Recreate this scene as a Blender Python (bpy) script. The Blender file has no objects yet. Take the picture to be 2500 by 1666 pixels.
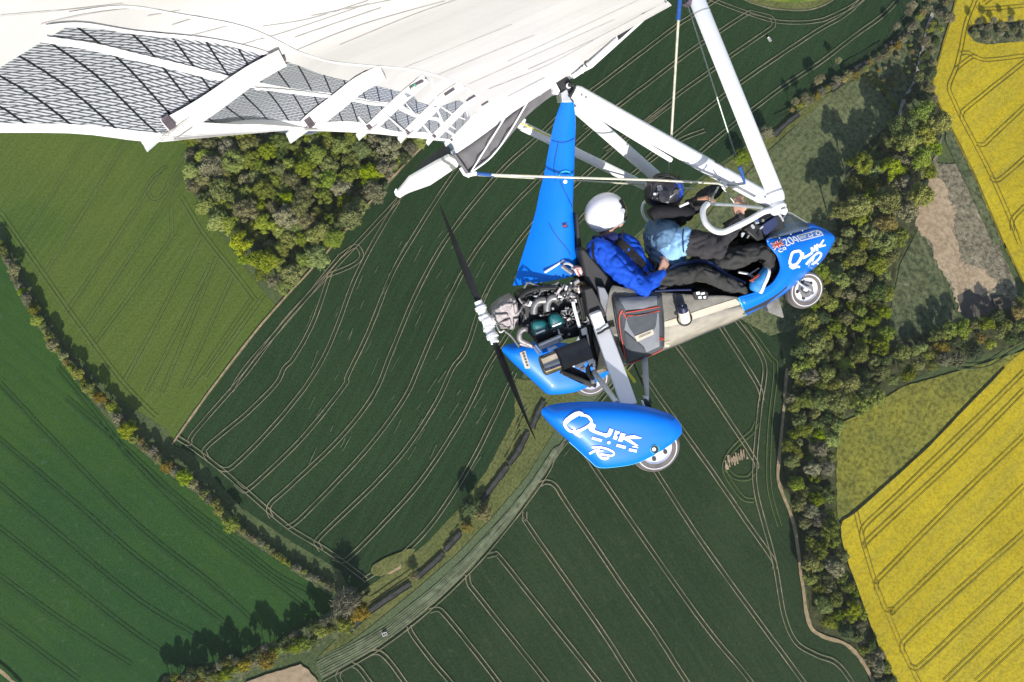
import bpy, bmesh, math, random
import numpy as np
from mathutils import Vector, Matrix, noise
from mathutils.bvhtree import BVHTree
from mathutils.geometry import delaunay_2d_cdt

random.seed(7); RNG = np.random.default_rng(11)
SC = bpy.context.scene
COL = SC.collection
R_ = math.radians

# ------------------------------------------------------------------ camera, sky, sun, exposure
TILT, HEIGHT, FPX = R_(10), 374.0, 1900.0
cam_d = bpy.data.cameras.new('camera'); cam = bpy.data.objects.new('camera', cam_d); COL.objects.link(cam)
cam_d.sensor_width = 36.0; cam_d.lens = 36.0*FPX/2500.0
cam_d.clip_start = 0.05; cam_d.clip_end = 20000
cam.location = (0, 0, HEIGHT); cam.rotation_euler = (TILT, 0, 0)
SC.camera = cam
CAMROT = Matrix.Rotation(TILT, 3, 'X'); CAMPOS = Vector((0, 0, HEIGHT))

SUNV = (CAMROT @ Vector((0.17, -0.80, 0.68))).normalized()      # towards the sun
elev = math.asin(SUNV.z); azim = math.atan2(SUNV.x, SUNV.y)      # azimuth clockwise from +Y
W = bpy.data.worlds.new('World'); SC.world = W; W.use_nodes = True
wn = W.node_tree.nodes; wl = W.node_tree.links
sky = wn.new('ShaderNodeTexSky'); sky.sky_type = 'NISHITA'; sky.sun_disc = False
sky.sun_elevation = elev; sky.sun_rotation = azim
wl.new(sky.outputs[0], wn['Background'].inputs[0]); wn['Background'].inputs[1].default_value = 0.115
sd = bpy.data.lights.new('sun', 'SUN'); sd.energy = 4.3; sd.angle = R_(0.55); sd.color = (1.0, 0.965, 0.915)
sun = bpy.data.objects.new('sun', sd); COL.objects.link(sun)
sun.rotation_euler = SUNV.to_track_quat('Z', 'Y').to_euler(); sun.location = (0, -60, HEIGHT + 60)
SC.view_settings.view_transform = 'Standard'; SC.view_settings.look = 'None'
SC.view_settings.exposure = 0.40; SC.view_settings.gamma = 1.0; SC.view_settings.use_curve_mapping = False

# ------------------------------------------------------------------ helpers
def ray(p):
    return Vector(((p[0]-1250)/FPX, -(p[1]-833)/FPX, -1.0))

def G(p, z=0.0):
    """a photo point on the ground"""
    d = CAMROT @ ray(p)
    return CAMPOS + d*((HEIGHT - z)/-d.z)

def crop(ox, oy, s):
    return lambda *xy: [(ox + xy[i]/s, oy + xy[i+1]/s) for i in range(0, len(xy), 2)]
f1 = crop(0, 300, 2.353); f2 = crop(0, 900, 2.047); f3 = crop(700, 900, 2.047)
f4 = crop(1600, 900, 2.047); f5 = crop(1700, 0, 2.614); f6 = crop(1900, 400, 2.613)
px = crop(0, 0, 1.0)
k1 = crop(1000, 300, 3.92); k2 = crop(1400, 0, 3.92); k3 = crop(1150, 630, 5.8075)
k4 = crop(1100, 780, 3.92); k5 = crop(1800, 480, 4.9); k6 = crop(1560, 380, 5.8825)
cA = crop(1050, 150, 2.0909); cB = crop(1050, 600, 2.613); cC = crop(0, 0, 2.941); cD = crop(700, 0, 2.941); cE = crop(1400, 400, 3.136)

def spline(pts, n=6, closed=False):
    pts = [Vector(p) for p in pts]
    if len(pts) < 3 and not closed: 
        return [pts[0].lerp(pts[-1], i/n) for i in range(n+1)]
    out = []; m = len(pts)
    for i in range(m if closed else m-1):
        if closed: a, b, c, d = pts[(i-1) % m], pts[i], pts[(i+1) % m], pts[(i+2) % m]
        else: a, b, c, d = pts[max(i-1, 0)], pts[i], pts[i+1], pts[min(i+2, m-1)]
        for k in range(n):
            t = k/n
            out.append(0.5*((2*b) + (c-a)*t + (2*a-5*b+4*c-d)*t*t + (3*b-a-3*c+d)*t**3))
    if not closed: out.append(pts[-1])
    return out

def tag(o, label=None, cat=None, group=None, kind=None):
    if label: o['label'] = label
    if cat: o['category'] = cat
    if group: o['group'] = group
    if kind: o['kind'] = kind
    return o

def link(name, me, parent=None):
    o = bpy.data.objects.new(name, me); COL.objects.link(o)
    if parent: o.parent = parent
    return o

def mesh(name, verts, faces, mats, mi=None, smooth=None):
    me = bpy.data.meshes.new(name)
    me.from_pydata([tuple(v) for v in verts], [], faces)
    for m in (mats if isinstance(mats, (list, tuple)) else [mats]): me.materials.append(m)
    if mi is not None: me.polygons.foreach_set('material_index', mi)
    if smooth is not None:
        me.polygons.foreach_set('use_smooth', [True]*len(me.polygons))
        if smooth < 180: me.set_sharp_from_angle(angle=R_(smooth))
    me.update()
    return me

# ------------------------------------------------------------------ materials
class NT:
    def __init__(s, name):
        s.m = bpy.data.materials.new(name); s.m.use_nodes = True
        s.n = s.m.node_tree.nodes; s.l = s.m.node_tree.links
        s.b = s.n['Principled BSDF']
    def add(s, t, **kw):
        nd = s.n.new(t)
        for k, v in kw.items():
            if hasattr(nd, k): setattr(nd, k, v)
        return nd
    def set(s, nd, key, v):
        if hasattr(v, 'is_output') or isinstance(v, bpy.types.NodeSocket): s.l.new(v, nd.inputs[key])
        else: nd.inputs[key].default_value = v
    def noise(s, vec, scale, detail=4, rough=0.55, dist=0.0):
        nd = s.add('ShaderNodeTexNoise')
        if vec is not None: s.l.new(vec, nd.inputs['Vector'])
        nd.inputs['Scale'].default_value = scale; nd.inputs['Detail'].default_value = detail
        nd.inputs['Roughness'].default_value = rough; nd.inputs['Distortion'].default_value = dist
        return nd.outputs[0]
    def mapping(s, vec, rot=(0, 0, 0), scale=(1, 1, 1)):
        nd = s.add('ShaderNodeMapping'); s.l.new(vec, nd.inputs[0])
        nd.inputs['Rotation'].default_value = rot; nd.inputs['Scale'].default_value = scale
        return nd.outputs[0]
    def ramp(s, fac, stops):
        nd = s.add('ShaderNodeValToRGB'); s.l.new(fac, nd.inputs[0])
        e = nd.color_ramp.elements
        while len(e) < len(stops): e.new(0.5)
        for q, (p, c) in zip(e, stops):
            q.position = p; q.color = (*c, 1) if len(c) == 3 else c
        return nd.outputs[0]
    def mix(s, fac, a, b, mode='MIX'):
        nd = s.add('ShaderNodeMix'); nd.data_type = 'RGBA'; nd.blend_type = mode
        for sock, v in ((nd.inputs[0], fac), (nd.inputs[6], a), (nd.inputs[7], b)):
            if isinstance(v, bpy.types.NodeSocket): s.l.new(v, sock)
            elif isinstance(v, (int, float)): sock.default_value = v
            else: sock.default_value = (*v, 1)
        return nd.outputs[2]
    def math(s, op, a, b=0.0):
        nd = s.add('ShaderNodeMath'); nd.operation = op
        for i, v in enumerate((a, b)):
            if isinstance(v, bpy.types.NodeSocket): s.l.new(v, nd.inputs[i])
            else: nd.inputs[i].default_value = v
        return nd.outputs[0]
    def bump(s, h, strength=0.3, dist=0.01):
        nd = s.add('ShaderNodeBump'); s.l.new(h, nd.inputs['Height'])
        nd.inputs['Strength'].default_value = strength; nd.inputs['Distance'].default_value = dist
        s.l.new(nd.outputs[0], s.b.inputs['Normal'])
    def coord(s, kind='Object'):
        return s.add('ShaderNodeTexCoord').outputs[kind]

def surf(name, col, rough=0.5, metal=0.0, var=0.12, scale=8.0, bump=0.0, bscale=40.0, coat=0.0, bdist=0.004, spec=0.5):
    t = NT(name); co = t.coord()
    n = t.noise(co, scale, 5)
    lo = tuple(c*(1-var) for c in col); hi = tuple(min(1, c*(1+var)) for c in col)
    t.set(t.b, 'Base Color', t.ramp(n, [(0.3, lo), (0.7, hi)]))
    t.b.inputs['Roughness'].default_value = rough; t.b.inputs['Metallic'].default_value = metal
    t.b.inputs['Specular IOR Level'].default_value = spec
    if coat: t.b.inputs['Coat Weight'].default_value = coat; t.b.inputs['Coat Roughness'].default_value = 0.08
    if bump: t.bump(t.noise(co, bscale, 4), bump, bdist)
    return t.m

def track_mat(name, col, crop_col, cover=0.5):
    t = NT(name); co = t.coord()
    n = t.noise(co, 0.5, 5, 0.7); n2 = t.noise(co, 0.06, 3, 0.6)
    a = t.ramp(n, [(0.35, tuple(c*0.75 for c in col)), (0.65, tuple(c*1.15 for c in col))])
    k = t.math('MULTIPLY', t.ramp(n2, [(0.36, (1, 1, 1)), (0.60, (0, 0, 0))]), cover)
    k2_ = t.math('MULTIPLY', t.ramp(t.noise(co, 0.9, 4, 0.8), [(0.5, (0, 0, 0)), (0.62, (1, 1, 1))]), cover)
    t.set(t.b, 'Base Color', t.mix(t.math('MAXIMUM', k, k2_), a, crop_col))
    t.b.inputs['Roughness'].default_value = 0.95; t.b.inputs['Specular IOR Level'].default_value = 0.1
    return t.m
def field_mat(name, a, b, c, rowdeg, rows=0.35, fine=0.5, patch=0.02, rowscale=1.1, speck=None, rough=0.9, grain=0.9, gain=1.5, deep=0.42):
    """crop: broad patches a-b, drill rows along rowdeg, fine grain"""
    t = NT(name); co = t.coord()
    a, b, c = (tuple(min(0.9, v*gain) for v in q) for q in (a, b, c))
    big = t.noise(co, patch, 5, 0.6, 0.4)
    base = t.ramp(big, [(0.32, a), (0.68, b)])
    rv = t.mapping(t.mapping(co, (0, 0, R_(-rowdeg))), (0, 0, 0), (0.03, rowscale, 1))
    rown = t.noise(rv, 1.0, 3, 0.6)
    base = t.mix(t.math('MULTIPLY', t.ramp(rown, [(0.42, (0, 0, 0)), (0.66, (1, 1, 1))]), rows), base, c)
    fn = t.noise(co, grain, 4, 0.75)
    dark = t.mix(1.0, base, (deep, deep*1.03, deep), 'MULTIPLY')
    base = t.mix(t.math('MULTIPLY', t.ramp(fn, [(0.40, (1, 1, 1)), (0.56, (0, 0, 0))]), fine), base, dark)
    if speck:
        sn = t.noise(co, 0.30, 6, 0.8, 0.6)
        base = t.mix(t.ramp(sn, [(0.56, (0, 0, 0)), (0.68, (1, 1, 1))]), base, speck)
    t.set(t.b, 'Base Color', base); t.b.inputs['Roughness'].default_value = rough
    t.b.inputs['Specular IOR Level'].default_value = 0.15
    t.bump(t.noise(co, 1.6, 4, 0.7), 0.5, 0.25)
    return t.m

def leaf_mat(name, lo, hi, hue=0.03, trans=0.25):
    t = NT(name); co = t.coord()
    n = t.noise(co, 0.5, 4, 0.7)
    info = t.add('ShaderNodeObjectInfo')
    colr = t.ramp(n, [(0.3, lo), (0.7, hi)])
    hsv = t.add('ShaderNodeHueSaturation'); t.l.new(colr, hsv.inputs['Color'])
    r = info.outputs['Random']
    t.l.new(t.math('ADD', t.math('MULTIPLY', r, hue), 0.5-hue/2), hsv.inputs['Hue'])
    r2 = t.math('FRACT', t.math('MULTIPLY', r, 7.31))
    t.l.new(t.math('ADD', t.math('MULTIPLY', r2, 0.62), 0.74), hsv.inputs['Value'])
    r3 = t.math('FRACT', t.math('MULTIPLY', r, 13.7))
    t.l.new(t.math('ADD', t.math('MULTIPLY', r3, 0.4), 0.75), hsv.inputs['Saturation'])
    t.l.new(hsv.outputs[0], t.b.inputs['Base Color'])
    t.b.inputs['Roughness'].default_value = 0.65; t.b.inputs['Specular IOR Level'].default_value = 0.2
    tr = t.add('ShaderNodeBsdfTranslucent'); t.l.new(hsv.outputs[0], tr.inputs[0])
    ms = t.add('ShaderNodeMixShader'); ms.inputs[0].default_value = trans
    t.l.new(t.b.outputs[0], ms.inputs[1]); t.l.new(tr.outputs[0], ms.inputs[2])
    t.l.new(ms.outputs[0], t.n['Material Output'].inputs[0])
    return t.m
# ------------------------------------------------------------------ the ground: fields, tracks, ditch
M = {}
M['grass'] = field_mat('rough_grass', (0.040, 0.062, 0.022), (0.075, 0.095, 0.035), (0.10, 0.11, 0.045), 40, 0.3, 0.6, 0.05, 0.7, grain=0.7)
M['dark'] = field_mat('dark_wheat', (0.0125, 0.0305, 0.0105), (0.0210, 0.0450, 0.0130), (0.030, 0.060, 0.021), 62, 0.40, 0.5, 0.010, 0.5, gain=1.25)
M['dark2'] = field_mat('dark_wheat_south', (0.0125, 0.0300, 0.0105), (0.0240, 0.0440, 0.0140), (0.035, 0.056, 0.021), -56, 0.35, 0.5, 0.014, 0.5, speck=(0.05, 0.066, 0.035), gain=1.25)
M['olive'] = field_mat('young_barley', (0.048, 0.088, 0.014), (0.080, 0.110, 0.017), (0.102, 0.134, 0.030), 58, 0.40, 0.45, 0.010, 0.5, gain=1.35)
M['green'] = field_mat('green_barley', (0.019, 0.062, 0.014), (0.040, 0.090, 0.012), (0.016, 0.050, 0.014), -37, 0.35, 0.4, 0.008, 0.35, gain=1.2, speck=(0.055, 0.10, 0.045))
M['rape'] = field_mat('rapeseed_flower', (0.43, 0.325, 0.012), (0.55, 0.42, 0.018), (0.36, 0.30, 0.035), 42, 0.55, 0.75, 0.02, 0.45, grain=0.8, gain=1.05, deep=0.62)
M['rape_thin'] = field_mat('thin_rapeseed', (0.150, 0.155, 0.030), (0.235, 0.215, 0.028), (0.095, 0.105, 0.03), 60, 0.5, 0.8, 0.05, 0.9, grain=0.5, gain=1.3, deep=0.35)
M['meadow'] = field_mat('rough_meadow', (0.060, 0.075, 0.032), (0.105, 0.115, 0.050), (0.15, 0.155, 0.075), 48, 0.35, 1.0, 0.03, 0.5, grain=0.5, gain=1.6, deep=0.48)
M['scrub'] = field_mat('scrub_grass', (0.045, 0.062, 0.028), (0.085, 0.096, 0.043), (0.13, 0.14, 0.07), 108, 0.5, 1.0, 0.04, 0.5, grain=0.42, gain=1.5, deep=0.40, speck=(0.24, 0.235, 0.12))
M['straw'] = field_mat('dry_straw', (0.29, 0.205, 0.125), (0.38, 0.285, 0.18), (0.43, 0.34, 0.23), 112, 0.5, 0.9, 0.04, 0.5, grain=0.5, gain=1.25, deep=0.6)
M['stubble'] = field_mat('weedy_stubble', (0.145, 0.130, 0.085), (0.215, 0.185, 0.12), (0.26, 0.22, 0.15), 112, 0.4, 1.0, 0.05, 0.5, speck=(0.50, 0.42, 0.30), grain=0.45, gain=1.25, deep=0.42)
M['strip'] = field_mat('pale_margin', (0.060, 0.083, 0.036), (0.095, 0.115, 0.058), (0.15, 0.165, 0.10), 0, 0.0, 0.5, 0.02, 1.0)
M['verge'] = field_mat('verge_grass', (0.065, 0.080, 0.022), (0.115, 0.120, 0.036), (0.14, 0.13, 0.05), 50, 0.3, 0.75, 0.05, 0.8, grain=0.8)
M['lime'] = field_mat('lime_pasture', (0.12, 0.16, 0.02), (0.20, 0.22, 0.03), (0.05, 0.09, 0.02), 10, 0.5, 0.5, 0.06, 0.4)
M['track'] = track_mat('bare_wheel_track', (0.30, 0.255, 0.16), (0.045, 0.07, 0.035), 0.62)
M['track_green'] = track_mat('worn_crop_track', (0.150, 0.175, 0.070), (0.085, 0.12, 0.035), 0.8)
M['track_dark'] = track_mat('dark_crop_track', (0.020, 0.050, 0.022), (0.036, 0.08, 0.025), 0.6)  # darker green wheel lines of the green crop field
M['track_rape'] = track_mat('pressed_rape_track', (0.13, 0.108, 0.022), (0.34, 0.26, 0.02), 0.6)
M['track_soft'] = surf('pale_drill_line', (0.15, 0.17, 0.10), 0.95, var=0.4, scale=0.25, spec=0.1)
M['soil'] = surf('bare_soil', (0.36, 0.27, 0.17), 0.95, var=0.25, scale=0.3, bump=0.5, bscale=1.0, bdist=0.2, spec=0.1)
M['path'] = surf('trodden_path', (0.33, 0.25, 0.145), 0.95, var=0.3, scale=0.4, spec=0.1)
M['ditch'] = surf('ditch_bed', (0.055, 0.055, 0.052), 0.9, var=0.35, scale=0.5, spec=0.2)
M['ditch_edge'] = surf('dark_edge_strip', (0.020, 0.024, 0.014), 0.95, var=0.4, scale=0.6, spec=0.1)  # near-black strip beside the ditch bed and along field edges
M['bark'] = surf('bark', (0.09, 0.07, 0.05), 0.9, var=0.4, scale=3, bump=0.6, bscale=6, bdist=0.05)

ZL = [0.0]
def field(name, pts, m, jit=0.35, smooth=0, z=None):
    if z is None: ZL[0] += 0.03; z = ZL[0]
    g = [G(p, z) for p in (spline([(x, y, 0) for x, y in pts], smooth, True) if smooth else pts)]
    out = []
    for a, b in zip(g, g[1:] + g[:1]):
        n = max(1, int((b-a).length/1.1))
        for i in range(n):
            p = a.lerp(b, i/n)
            j = noise.noise(Vector((p.x*(0.35 if jit < 1 else 0.14), p.y*(0.35 if jit < 1 else 0.14), z*9)))*jit + noise.noise(Vector((p.x*1.1, p.y*1.1, 3)))*jit*1.0
            out.append(Vector((p.x + j, p.y + j*0.7, z)))
    nb = len(out)
    r = delaunay_2d_cdt([p.xy for p in out], [(i, (i+1) % nb) for i in range(nb)], [list(range(nb))], 1, 1e-4)
    me = bpy.data.meshes.new(name); me.from_pydata([(v.x, v.y, z) for v in r[0]], [], [tuple(f) for f in r[2]]); me.materials.append(m); me.update()
    if me.polygons and me.polygons[0].normal.z < 0: me.flip_normals()
    return tag(link(name, me), kind='structure')

def ribbon(verts, faces, line, w, z, wob=0.12, ends=True):
    """a strip of width w along ground points"""
    base = len(verts); n = len(line)
    for i, p in enumerate(line):
        d = (line[min(i+1, n-1)] - line[max(i-1, 0)]); d.z = 0
        if d.length < 1e-6: d = Vector((1, 0, 0))
        d.normalize(); s = Vector((-d.y, d.x, 0))
        k = 1 + wob*3*noise.noise(Vector((p.x*0.4, p.y*0.4, z)))
        o = s*noise.noise(Vector((p.x*0.15, p.y*0.15, 7)))*wob
        verts += [Vector((p.x, p.y, z)) + o + s*w*0.5*k, Vector((p.x, p.y, z)) + o - s*w*0.5*k]
    for i in range(n-1):
        a = base + 2*i
        faces.append((a, a+1, a+3, a+2))

def offset(line, d):
    out = []; n = len(line)
    for i, p in enumerate(line):
        t = line[min(i+1, n-1)] - line[max(i-1, 0)]; t.z = 0; t.normalize()
        out.append(p + Vector((-t.y, t.x, 0))*d)
    return out

def gl(pts, n=6): return spline([G(p) for p in pts], n)
TZ = 0.62
def tramline(pts, m, parent, gauge=1.9, w=0.36, n=6, name='tramline'):
    global TZ
    TZ += 0.0021
    c = gl(pts, n); v = []; f = []
    for s in (-0.5, 0.5): ribbon(v, f, offset(c, gauge*s), w, TZ)
    o = link(name, mesh(name, v, f, m), parent)
    return o
def strip(name, pts, w, m, z=None, parent=None, n=6, wob=0.2):
    v = []; f = []
    if z is None: ZL[0] += 0.03; z = ZL[0]
    ribbon(v, f, gl(pts, n), w, z, wob)
    o = link(name, mesh(name, v, f, m), parent)
    if parent is None: tag(o, kind='structure')
    return o

gnd = bpy.data.meshes.new('ground')
S = 6000
gnd = mesh('ground', [(-S, -S, -0.05), (S, -S, -0.05), (S, S, -0.05), (-S, S, -0.05)], [(0, 1, 2, 3)], M['grass'])
tag(link('ground', gnd), kind='structure')

olive = field('barley_field', px(-250, 330) + f1(-300, 300, 0, 570, 90, 770, 260, 1080, 430, 1330, 620, 1530) + f2(640, 180, 830, 300, 875, 365) + f1(1185, 1567, 1585, 1050, 1480, 930, 1200, 540, 1060, 340, 1095, 60) + px(480, 150, 430, -250, -250, -250), M['olive'])
green = field('green_crop_field', px(-250, 500) + f1(0, 690, 150, 1010, 300, 1260, 500, 1567) + f2(600, 330, 850, 540, 1060, 690, 1180, 830, 1400, 970, 1660, 1110, 1720, 1250, 1500, 1370, 1200, 1490, 960, 1567) + px(440, 1800, -250, 1900), M['green'])
dark = field('wheat_field', f2(868, 385) + f1(1200, 1567, 1600, 1045, 1850, 790, 2353, 225) + px(1090, 280, 1400, -40, 1560, -200, 2330, -60, 2235, 60, 1900, 300, 1700, 440, 1480, 640, 1380, 760, 1300, 870, 1270, 930) + f3(1140, 240, 1000, 510, 870, 690, 700, 870, 560, 985, 380, 1110, 330, 1130) + f2(1700, 1010, 1480, 880, 1210, 700, 1080, 560, 960, 420), M['dark'])
south = field('wheat_field', px(1420, 1000) + f3(1250, 610, 1100, 800, 920, 1010, 700, 1215, 450, 1405, 175, 1560) + px(780, 1850, 2180, 1850) + f4(1080, 1567, 1020, 1460, 940, 1385, 830, 1345, 770, 1290, 730, 1080, 700, 850, 640, 640, 620, 560, 650, 0) + px(1900, 820, 1800, 720, 1620, 800), M['dark2'])
margin = field('grass_margin', px(1480, 850, 1420, 935) + f3(1330, 330, 1200, 540, 1040, 730, 860, 920, 640, 1110, 420, 1290, 300, 1380, 160, 1440, 145, 1480, 175, 1555, 450, 1400, 700, 1212, 920, 1004, 1100, 795, 1250, 595, 1395, 370) + px(1470, 960, 1640, 780, 1560, 800), M['strip'], 0.2)
for off in range(7):
    t = off/6.0
    a = f3(150, 1470, 420, 1330, 640, 1170, 860, 980, 1040, 790, 1200, 600, 1335, 400); b = f3(175, 1540, 445, 1392, 690, 1205, 910, 1000, 1092, 790, 1243, 590, 1390, 370)
    strip('drill_line', [(p[0]*(1-t)+q[0]*t, p[1]*(1-t)+q[1]*t) for p, q in zip(a, b)], 0.35 + 0.3*((off*37) % 3)/2, M['track_soft'], 0.60+off*0.002, margin, wob=0.35)
bank = field('verge', px(1480, 840, 1330, 930, 1258, 925) + f3(1140, 240, 1000, 510, 870, 690, 700, 870, 560, 985, 380, 1110, 300, 1180, 290, 1310, 160, 1440, 300, 1375, 420, 1285, 640, 1105, 860, 915, 1040, 725, 1200, 535, 1330, 325) + px(1450, 920, 1560, 800), M['verge'], 0.4)
verge2 = field('verge', px(2330, -60, 2235, 65, 2050, 200, 1900, 310, 1700, 450, 1480, 650, 1530, 690, 1750, 500, 1870, 370, 2030, 230, 2200, 110, 2420, -60), M['verge'], 0.5)
meadow = field('meadow', px(1700, 560, 1750, 500, 1870, 375) + f5(900, 560, 1080, 480, 1240, 640, 1300, 760) + px(2200, 330, 2170, 500, 2090, 700, 1960, 800, 1880, 820, 1700, 720, 1620, 700), M['meadow'], 0.4)
scrub0 = field('scrub_ground', f5(1080, 470, 1240, 640, 1290, 740, 1540, 760, 1500, 560, 1560, 330, 1650, 0, 1480, -100, 1440, 60, 1200, 300), M['scrub'], 0.5)
wood_floor = field('woodland_floor', f5(1290, 740, 1000, 1000, 880, 1300, 900, 1500) + f6(280, 500, 180, 900, 80, 1300) + f4(690, 0, 640, 420, 630, 570, 700, 700, 740, 1000, 780, 1270, 830, 1340, 940, 1370, 1020, 1450, 1090, 1567, 1190, 1567, 1090, 1330, 1000, 1040, 930, 900, 925, 770, 910, 420, 930, 250, 1400, 0) + f6(1568, 1150, 1568, 920, 1250, 1020, 700, 1150, 690, 1000, 760, 640, 900, 400) + f5(1420, 1200, 1590, 790, 1540, 640), surf('leaf_litter', (0.060, 0.066, 0.028), 0.95, var=0.5, scale=0.4, spec=0.1), 0.6)
scrub = field('scrub_ground', f6(900, 400, 780, 640, 700, 1000, 720, 1140, 1160, 1010, 1100, 860, 1000, 600), M['scrub'], 0.6)
straw = field('straw_patch', f5(1590, 790, 1500, 1060) + f6(880, 330, 910, 410, 1000, 590, 1120, 830, 1180, 1000, 1520, 900, 1530, 800, 1330, 330, 1200, 0, 1010, 0) , M['stubble'], 0.8)
field('straw_patch', f6(960, 70, 900, 260, 910, 410, 1000, 590, 1100, 800, 1180, 990, 1190, 900, 1310, 830, 1400, 760, 1270, 650, 1170, 620, 1130, 480, 1110, 280, 1040, 100), M['straw'], 2.2, 3)
field('dark_patch', f6(1140, 840, 1180, 1000, 1520, 905, 1430, 830, 1300, 850, 1220, 800), surf('dark_ground', (0.095, 0.08, 0.062), 0.9, var=0.3, scale=0.3), 0.8)  # darker brown ground at the foot of the stubble
yellowish = field('thin_rapeseed_field', f4(1560, 0, 1240, 90, 1000, 240, 930, 270, 905, 430, 910, 740, 930, 765, 1000, 705, 1330, 420, 1500, 240, 1735, 0) + px(2520, 850), M['rape_thin'], 0.5)
rape = field('rapeseed_field', px(2750, 640) + f4(1735, 0, 1500, 240, 1330, 420, 1000, 712, 930, 768, 930, 900, 1000, 1090, 1060, 1260, 1110, 1390, 1195, 1567) + px(2260, 1850, 2750, 1850), M['rape'], 0.3)
rape2 = field('rapeseed_field', f5(1660, -150, 1640, 60, 1560, 330, 1500, 520, 1530, 640, 1600, 780, 1770, 1120, 1960, 1567) + f6(1440, 520, 1568, 770) + px(2750, 950, 2750, -150), M['rape'], 0.3)
field('tree_island', f5(1730, 210, 1790, 170, 2091, 150, 2400, 140, 2400, 270, 2091, 265, 1850, 285, 1770, 265), M['scrub'], 0.4)
field('farm_track_verge', f5(1600, 780, 1770, 1120, 1960, 1567, 1900, 1567, 1730, 1200, 1590, 900), M['scrub'], 0.3)
lime = field('lime_pasture', px(1790, -60, 1830, 8, 1885, 24, 1960, 28, 2010, 16, 2050, -10, 2060, -60), M['verge'], 0.2)
field('lime_pasture', px(1830, -60, 1860, 0, 1940, 8, 2005, 0, 2030, -60), M['lime'], 0.3)
yard = field('bare_field_corner', f2(1230, 1567, 1330, 1530, 1500, 1480, 1545, 1510, 1590, 1567) + px(800, 1800, 560, 1800), M['soil'], 0.4)
field('bare_soil_patch', f3(480, 1030, 520, 975, 580, 965, 570, 1000, 500, 1035), M['soil'], 0.8)
field('lime_grass_patch', f3(420, 1000, 470, 960, 560, 920, 640, 900, 600, 960, 470, 1040), M['verge'], 0.8, 3)

# paths and farm tracks
strip('path', f2(862, 380) + f1(1190, 1567, 1420, 1265, 1610, 1040, 1850, 780, 2090, 500, 2353, 215) + px(1075, 320), 0.95, M['path'])
strip('path', f4(655, 0, 640, 200, 612, 500, 620, 590, 690, 780, 730, 1060, 765, 1270, 830, 1335, 950, 1378, 1030, 1460, 1100, 1590), 1.5, M['path'])
strip('path', f5(1505, 90, 1470, 180, 1430, 350, 1385, 530, 1320, 640, 1290, 740), 1.6, surf('chalk_path', (0.36, 0.33, 0.27), 0.95, var=0.2, scale=0.4))
strip('field_edge', f4(1740, -5, 1500, 240, 1330, 415, 1000, 710, 925, 770, 935, 900, 1000, 1090, 1060, 1260, 1110, 1390, 1195, 1567), 0.9, M['ditch_edge'])
strip('field_edge', f5(1655, 0, 1560, 330, 1505, 520, 1530, 640, 1600, 780, 1770, 1120, 1960, 1567) + f6(1440, 520, 1568, 780), 0.8, M['track_rape'])
strip('field_edge', f5(1730, 210, 1790, 170, 2091, 150), 1.2, M['ditch_edge'])
strip('field_edge', px(1800, -8, 1830, 8, 1885, 24, 1960, 28, 2010, 16, 2055, -14), 0.8, M['track'])
# the ditch that follows the wheat field, broken by crossings
for seg in (f3(310, 1315, 420, 1210, 620, 1075), f3(650, 1045, 720, 985, 785, 925), f3(790, 910, 835, 860, 870, 820), f3(975, 660, 1050, 560, 1105, 490), f3(1110, 480, 1160, 410, 1205, 320), f3(1225, 300, 1250, 240, 1285, 165),
            f5(490, 875, 560, 805, 650, 735), f5(850, 590, 930, 530), f5(970, 470, 1100, 400), f5(1200, 310, 1390, 190)):
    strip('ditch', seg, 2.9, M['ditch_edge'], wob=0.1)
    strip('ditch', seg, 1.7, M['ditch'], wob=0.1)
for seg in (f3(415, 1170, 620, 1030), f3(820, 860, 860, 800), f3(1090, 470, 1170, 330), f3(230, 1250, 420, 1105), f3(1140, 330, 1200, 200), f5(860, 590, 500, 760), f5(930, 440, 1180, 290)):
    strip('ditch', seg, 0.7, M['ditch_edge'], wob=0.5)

strip('hedge_bottom', f1(0, 690, 130, 960, 250, 1170, 430, 1420, 520, 1540) + f2(640, 310, 760, 420, 900, 530, 1040, 640, 1160, 770, 1300, 870, 1540, 1030, 1670, 1110), 3.6, M['scrub'], wob=0.35)
strip('hedge_bottom', f2(1750, 1220, 1650, 1290, 1450, 1390, 1230, 1490, 960, 1565) + px(380, 1700), 8.5, M['scrub'], wob=0.5)
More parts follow.
